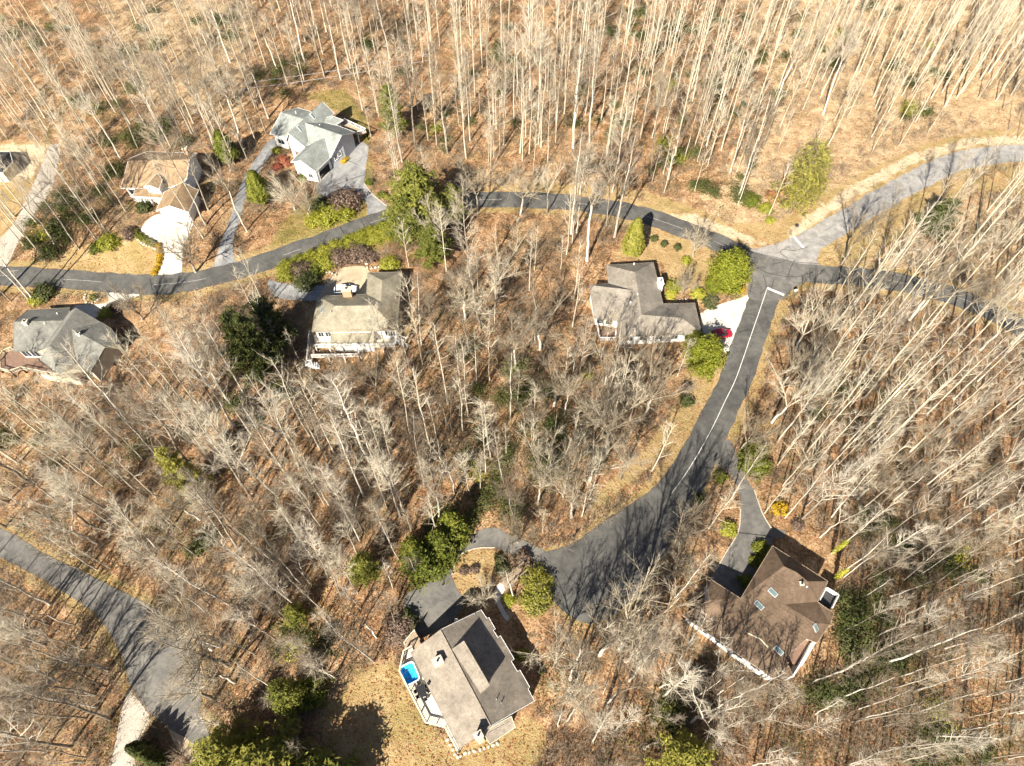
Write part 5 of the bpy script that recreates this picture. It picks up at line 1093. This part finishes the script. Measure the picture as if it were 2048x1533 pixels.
BSC = {(1239, 1299): 1.45, (1134, 1395): 1.4, (456, 1332): 1.5, (470, 1365): 1.3, (430, 1400): 1.1, (1290, 830): 1.2, (1223, 867): 1.2, (1143, 1037): 1.1, (1685, 547): 1.2, (944, 581): 1.2}
LM = [('the tan-roofed house', 325, 370), ('the grey-roofed house', 630, 290), ('the olive-roofed house', 715, 620), ('the taupe-roofed house', 1290, 610), ('the slate-roofed house', 120, 680), ('the house with the tub', 950, 1370), ('the brown-roofed house', 1520, 1220),
      ('the road junction', 1560, 535), ('the red car', 1441, 668), ('the footbridge', 1030, 1150), ('the holly clump', 880, 1090), ('the conical cedar', 1262, 480), ('the big olive pine', 1590, 300), ('the tall dark pine', 515, 650), ('the large pine at the road bend', 840, 370),
      ('the cul-de-sac', 1190, 1140), ('the forecourt driveway mouth', 1450, 910), ('the gravel track', 60, 400), ('the widest part of the lower road', 320, 1330), ('the thin olive pine', 385, 900), ('the bend of the pale upper road', 1900, 330), ('the small bright green pine', 730, 1110),
      ('the top left corner of the photo', 0, 0), ('the middle of the top edge', 1024, 0), ('the top right corner', 2048, 0), ('the middle of the right edge', 2048, 766), ('the bottom right corner', 2048, 1533), ('the bottom left corner', 0, 1533), ('the middle of the left edge', 0, 800), ('the exact centre of the photo', 1024, 766),
      ('the point a quarter along the top edge', 512, 0), ('the point three quarters along the top edge', 1536, 0), ("the right-hand wood's middle", 1740, 680), ('the centre of the lower right quarter', 1536, 1150), ('the centre of the lower left quarter', 512, 1150), ('the bottom edge three quarters along', 1536, 1533), ('the point a quarter down the middle', 1024, 250), ('the point just above the big olive pine', 1600, 120), ('the point just above the grey-roofed house', 640, 100), ('the point a third down the right edge', 2048, 400), ('the lower part of the right edge', 2048, 1150)]
ORD = ['', 'nearest', 'second nearest', 'third nearest', 'fourth nearest', 'fifth nearest', 'sixth nearest', 'seventh nearest', 'eighth nearest', 'ninth nearest', 'tenth nearest', 'eleventh nearest', 'twelfth nearest', 'thirteenth nearest', 'fourteenth nearest', 'fifteenth nearest', 'sixteenth nearest', 'seventeenth nearest', 'eighteenth nearest', 'nineteenth nearest', 'twentieth nearest']
def place_labels(pxs, fmt):
    """a label for every item of a kind: its rank by distance from a landmark, in one direction on the photo"""
    P = np.array(pxs); best = [(99, None)] * len(P)
    for name, lx, ly in LM:
        D = P - np.array([lx, ly]); dist = np.hypot(D[:, 0], D[:, 1]); ang = np.arctan2(-D[:, 1], D[:, 0])
        sec = np.round(ang / (np.pi / 2)).astype(int) % 4
        for s, word in enumerate(('right of', 'above', 'left of', 'below')):
            idx = np.where((sec == s) & (dist < 900))[0]
            for r, i in enumerate(idx[np.argsort(dist[idx])], 1):
                if r < best[i][0]: best[i] = (r, word + ' ' + name)
    return [fmt % (ORD[min(r, 20)], w) if w else fmt % ('far', 'from every house') for r, w in best]
rt = random.Random(77); SPOTS = []
def spot(px, kind, jit=0):
    g = G(*px)
    for r in range(0, 60, 6):                     # step off roads, drives and house pads
        for a in range(8):
            q = G(px[0] + r * math.cos(a * .785), px[1] - r * math.sin(a * .785))
            if clear_of(q.x, q.y, .5, False): SPOTS.append((q, kind)); return
    SPOTS.append((g, kind))
for p in TALLPX: spot(p, 'tall')
for p in BROADPX: spot(p, 'broad')
BS = {(round(g.x, 3), round(g.y, 3)): BSC.get(p, 1.0) for (g, k), p in zip(SPOTS[len(TALLPX):], BROADPX)}
def too_close(g, dmin): return any((g.x - q.x) ** 2 + (g.y - q.y) ** 2 < dmin * dmin for q, _ in SPOTS)
DENS = [((0, 0, 520, 290), 26), ((520, 0, 1000, 140), 24), ((820, 60, 1500, 330), 80), ((1480, 0, 2060, 200), 50), ((1700, 60, 2060, 260), 12), ((1600, 580, 2060, 1050), 64), ((1680, 1050, 2060, 1540), 40), ((0, 780, 480, 1070), 22), ((440, 800, 940, 1060), 22), ((60, 1360, 240, 1533), 3), ((1100, 1330, 1480, 1533), 10), ((0, 1150, 160, 1533), 6), ((380, 1080, 800, 1330), 14), ((1900, 360, 2060, 560), 8), ((0, 440, 200, 520), 4), ((1000, -60, 2060, 0), 24), ((0, -60, 1000, 0), 20)]
for (x0, y0, x1, y1), n in DENS:
    for _ in range(n):
        for _try in range(12):
            g = G(rt.uniform(x0, x1), rt.uniform(y0, y1))
            if clear_of(g.x, g.y, 1.5) and not too_close(g, 2.4) and crown_clear(g, 24): SPOTS.append((g, 'tall')); break
def zone_scale(u, v):
    # crowns on the lower slope and along the middle lot are shorter than the poplars behind
    if v > 1000: return .80
    if 850 < u < 1320 and v > 640: return .74
    return 1.0
kinds = {}
for i, (g, k) in enumerate(SPOTS): kinds.setdefault(k, []).append(i)
NAMES = {'tall': ('tall_bare_tree', 'tall slender bare tree, %s %s', 'tall bare trees of the wood'), 'broad': ('spreading_bare_tree', 'pale wide-branching bare tree, %s %s', 'spreading bare trees')}
rest = []
for k, ids in kinds.items():
    pxs = [proj(*SPOTS[i][0]) for i in ids]
    seen = [j for j, q in enumerate(pxs) if -60 < q[0] < 2108 and -200 < q[1] < 1560]
    ranked = seen if len(seen) <= 300 else (seen[:len(TALLPX)] + sorted(seen[len(TALLPX):], key=lambda j: -pxs[j][1]))[:300]
    labs = place_labels([pxs[j] for j in ranked], NAMES[k][1])
    for j, lab in zip(ranked, labs):
        g = SPOTS[ids[j]][0]; me = rt.choice(TALL if k == 'tall' else BROAD); s = rt.uniform(.74, 1.1) * (zone_scale(*pxs[j]) if k == 'tall' else rt.uniform(.85, 1.1) * BS.get((round(g.x, 3), round(g.y, 3)), 1.0))
        w = s * rt.uniform(.75, 1.2) * (.8 if pxs[j][0] > 1500 and k == 'tall' else 1.0); plant(NAMES[k][0], lab, 'tree', g, [('trunk', me[0]), ('crown', me[1])], rt.uniform(0, 6.28), (w, w, s), NAMES[k][2], (rt.gauss(0, .035), rt.gauss(0, .035)))
    rest += [ids[j] for j in range(len(ids)) if j not in set(ranked)]
# younger, thinner trees: the nearest 150 one by one, the rest of the wood as one mass
YS = []
for _ in range(9000):
    if len(YS) >= 700: break
    u, v = rt.uniform(-60, 2110), rt.uniform(-60, 1540)
    if v > 330 and rt.random() < .66: continue
    if u < 500 and v < 330 and rt.random() < .4: continue
    g = G(u, v)
    if clear_of(g.x, g.y, 1.2) and crown_clear(g, 12) and not any((g.x - q.x) ** 2 + (g.y - q.y) ** 2 < 2.2 for q, _, _ in YS): YS.append((g, u, v))
YS.sort(key=lambda t: -t[2]); near = YS[:110]
for (g, u, v), lab in zip(near, place_labels([(u, v) for _, u, v in near], 'thin young bare tree, %s %s')):
    me = rt.choice(YOUNG); s = rt.uniform(.6, 1.05); plant('young_bare_tree', lab, 'tree', g, [('trunk', me[0]), ('crown', me[1])], rt.uniform(0, 6.28), (s, s, s), 'young bare trees', (rt.gauss(0, .05), rt.gauss(0, .05)))
def light_tree(seed, H=14, r0=.09, nl=10, sp=2.6, tw=3, sb=3):
    tr, li, tg = bare_tree(seed, H, r0, .45, nl, sp, twigs=tw, subs=sb)
    tr = [(c[0][::2], c[1][::2]) for c in tr]; li = [(c[0][::2], c[1][::2]) for c in li]
    V1, Q1 = tubes_np(tr, 5); V2, Q2 = tubes_np(li, 3); V3, T3 = spikes_np(*tg[:4], tg[4]); return np.vstack([V1, V2]), np.vstack([Q1, Q2 + len(V1)]), V3, T3
LT = [light_tree(700 + i) for i in range(5)]; A1, B1, A2, B2 = [], [], [], []; n1 = n2 = 0
LTT = [light_tree(720 + i, 25, .16, 15, 4.2, 2, 3) for i in range(5)]
for g, tall in [(y[0], 0) for y in YS[110:]] + [(SPOTS[i][0], 1) for i in rest]:
    V1, Q1, V2, T2 = rt.choice(LTT if tall else LT); s = rt.uniform(.7, 1.35) if not tall else rt.uniform(.8, 1.1); a = rt.uniform(0, 6.28); R = np.array([[math.cos(a), -math.sin(a), 0], [math.sin(a), math.cos(a), 0], [0, 0, 1]]) * s; o = np.array(g)
    A1.append(V1 @ R.T + o); B1.append(Q1 + n1); n1 += len(V1); A2.append(V2 @ R.T + o); B2.append(T2 + n2); n2 += len(V2)
tag(put('sapling_thicket', join_tq('sapling thicket', np.vstack(A1), np.vstack(B1), np.vstack(A2), np.vstack(B2), M['twig_pale'])), 'mass of thin bare saplings filling the wood behind', 'saplings', kind='stuff')

# evergreen understory shrubs
US = []
CL = [(150, 400, 50, 8), (90, 480, 40, 8), (220, 360, 40, 6), (300, 300, 50, 5), (60, 60, 60, 8), (300, 90, 60, 3), (300, 310, 60, 6), (130, 450, 60, 9), (600, 150, 60, 7), (740, 110, 50, 4), (1330, 90, 70, 12), (1280, 60, 60, 6), (1490, 150, 60, 8), (1380, 350, 70, 9), (1480, 370, 50, 6), (1850, 150, 50, 5), (1830, 230, 50, 4), (1450, 40, 60, 4), (1050, 200, 40, 4), (1200, 250, 80, 8), (1000, 120, 80, 6), (1600, 90, 80, 8), (1750, 60, 80, 5), (900, 240, 60, 6), (420, 60, 80, 6), (200, 200, 80, 6), (1400, 200, 60, 6),
      (500, 820, 40, 4), (570, 780, 30, 3), (1000, 780, 90, 12), (1100, 900, 90, 12), (950, 950, 70, 8), (1160, 850, 70, 8), (60, 860, 60, 6), (1700, 1250, 70, 12), (1730, 1330, 70, 10), (1850, 1130, 70, 8), (1750, 1060, 60, 7), (1900, 1480, 80, 8), (1650, 1380, 40, 5), (1700, 780, 80, 5), (1350, 1430, 60, 5), (600, 1260, 60, 5), (450, 1100, 60, 4), (900, 1060, 40, 5), (230, 900, 60, 3), (20, 1300, 60, 4), (1960, 1250, 60, 6), (1180, 1030, 40, 4), (380, 950, 50, 4), (1240, 610, 30, 0), (700, 760, 60, 4), (860, 620, 40, 5)]
for cx, cy, r, n in CL:
    for _ in range(n):
        for _t in range(8):
            u, v = rt.gauss(cx, r * .6), rt.gauss(cy, r * .5); g = G(u, v)
            if clear_of(g.x, g.y, 1.4): US.append((g, u, v)); break
US = US[:300]
MASS = [leafball('understory%d' % i, 800 + i, (1.5, 1.5, 1.1), 40, 15, .14, M[('laurel', 'rhodo', 'laurel', 'lime', 'laurel')[i]], -.2, .55, lump=1.0) for i in range(5)]
for (g, u, v), lab in zip(US, place_labels([(u, v) for _, u, v in US], 'leafy evergreen understory bush, %s %s')):
    i = rt.choices(range(5), (5, 5, 4, 1.5, 2))[0]; o = put('understory_bush', MASS[i]); s = rt.uniform(.7, 1.4); o.location = g + Vector((0, 0, .5 * s)); o.scale = (s * rt.uniform(.8, 1.3), s * rt.uniform(.8, 1.3), s); o.rotation_euler = (0, 0, rt.uniform(0, 6.28)); tag(o, lab, 'bush', 'evergreen understory bushes')
# twiggy undergrowth over the whole forest floor
rs = np.random.RandomState(9); N = 28000; u = rs.uniform(-80, 2130, N); v = rs.uniform(-80, 1560, N)
d0 = np.stack([(u - 1024) / F, CP + (766.5 - v) / F * SP, -SP + (766.5 - v) / F * CP], 1); tt_ = -CH / d0[:, 2]; gxp, gyp = d0[:, 0] * tt_, d0[:, 1] * tt_
ok = np.ones(N, bool)
for P, w in ((P1, W1), (P2, W2), (P3, W3)): ok &= seg_dist(gxp, gyp, P[::4]) > w / 2 + 1.3
for P in list(SHEETW.values()) + list(HOUSEW.values()) + LAWNW['lawn'] + LAWNW['green']: ok &= ~inside(gxp, gyp, P)
patch = np.sin(gxp / 7.3 + 2 * np.sin(gyp / 11)) + np.sin(gyp / 6.1 + 1.7 * np.sin(gxp / 9)); ok &= patch > rs.uniform(-1.6, 1.4, N)
gxp, gyp = gxp[ok], gyp[ok]; n = len(gxp); K = 9
px_ = np.repeat(gxp, K) + rs.normal(0, .35, n * K); py_ = np.repeat(gyp, K) + rs.normal(0, .35, n * K); pz_ = np.repeat(T(gxp, gyp), K) - .05
D = rs.normal(0, .45, (n * K, 3)); D[:, 2] = np.abs(D[:, 2]) + .7; D /= np.linalg.norm(D, axis=1)[:, None]; L = np.repeat(.9 + 3.6 * rs.rand(n) ** 2, K) * rs.uniform(.5, 1.1, n * K)
V, Tq = spikes_np(np.stack([px_, py_, pz_], 1), D, L, np.full(n * K, .036), rs); half = rs.rand(n * K) < .8
b = V.reshape(-1, 4, 3)[half][:, 3] * .5 + V.reshape(-1, 4, 3)[half][:, 0] * .5; D2 = D[half] + rs.normal(0, .5, (half.sum(), 3)); D2 /= np.linalg.norm(D2, axis=1)[:, None]
Vb, Tb = spikes_np(b, D2, L[half] * .55, np.full(len(b), .026), rs)
tag(put('undergrowth', np_mesh('undergrowth', np.vstack([V, Vb]), np.vstack([Tq, Tb + len(V)]), M['brush'])), 'brown twiggy undergrowth over the forest floor', 'undergrowth', kind='stuff')
# low evergreen ground cover in loose drifts
N = 42000; u = rs.uniform(-60, 2110, N); v = rs.uniform(-60, 1560, N)
d0 = np.stack([(u - 1024) / F, CP + (766.5 - v) / F * SP, -SP + (766.5 - v) / F * CP], 1); tt_ = -CH / d0[:, 2]; X_, Y_ = d0[:, 0] * tt_, d0[:, 1] * tt_
ok = np.ones(N, bool)
for P, w in ((P1, W1), (P2, W2), (P3, W3)): ok &= seg_dist(X_, Y_, P[::4]) > w / 2 + 1.2
for P in list(SHEETW.values()) + list(HOUSEW.values()) + LAWNW['lawn'] + LAWNW['green']: ok &= ~inside(X_, Y_, P)
want = np.full(N, -.62)
for cx, cy, r, n_ in CL: want = np.maximum(want, (n_ / 8.0) * np.exp(-((u - cx) ** 2 + (v - cy) ** 2) / (2 * (r * 1.1) ** 2)) * 1.6 - .9)
ok &= np.sin(X_ / 3.1 + 2 * np.sin(Y_ / 5)) * .5 + np.sin(Y_ / 2.7 + 2 * np.sin(X_ / 4)) * .5 + want > rs.uniform(-1.0, .6, N)
X_, Y_ = X_[ok], Y_[ok]; k = 6; P = np.stack([np.repeat(X_, k), np.repeat(Y_, k), np.repeat(T(X_, Y_) + rs.uniform(.2, 1.6, len(X_)), k)], 1) + rs.normal(0, .4, (len(X_) * k, 3)) * np.array([1, 1, .6])
Vv, Qq = leaf_quads(P, np.tile([0, 0, 1.], (len(P), 1)), .15, rs, .5, .8)
tag(put('evergreen_ground_cover', np_mesh('evergreen ground cover', Vv, Qq, M['laurel'])), 'loose low evergreen growth between the trees', 'ground cover', kind='stuff')
# fallen leaves lying in drifts (real curled leaf pieces)
N = 45000; u = rs.uniform(-60, 2110, N); v = rs.uniform(-60, 1560, N)
d0 = np.stack([(u - 1024) / F, CP + (766.5 - v) / F * SP, -SP + (766.5 - v) / F * CP], 1); tt_ = -CH / d0[:, 2]; X_, Y_ = d0[:, 0] * tt_, d0[:, 1] * tt_
ok = np.ones(N, bool)
for P, w in ((P1, W1), (P2, W2), (P3, W3)): ok &= seg_dist(X_, Y_, P[::4]) > w / 2 - .3
for P in list(SHEETW.values()) + list(HOUSEW.values()): ok &= ~inside(X_, Y_, P)
X_, Y_ = X_[ok], Y_[ok]; P = np.stack([X_, Y_, T(X_, Y_) + .06], 1); Vv, Qq = leaf_quads(P, np.tile([0, 0, 1.], (len(P), 1)), .2, rs, .7, .6)
tag(put('leaf_litter', np_mesh('leaf litter', Vv, Qq, M['russet'])), 'fallen russet leaves scattered over the woodland floor', 'leaves', kind='stuff')
# fallen logs
for k, (a, b, l) in enumerate((((1286, 1498), (1330, 1476), 'pale fallen log near the bottom edge right of centre'), ((40, 1380), (128, 1405), 'grey fallen log left of the lower road'), ((560, 870), (520, 850), 'short fallen log in the left wood'), ((1700, 690), (1760, 650), 'fallen log in the right wood'))):
    A, B = G(*a, .25), G(*b, .25); mb = MB(); mb.tube([A, A.lerp(B, .5) + Vector((0, 0, .1)), B], [.24, .2, .12], 8); tag(mb.build('fallen_log', M['bark'], None, True), l, 'log')
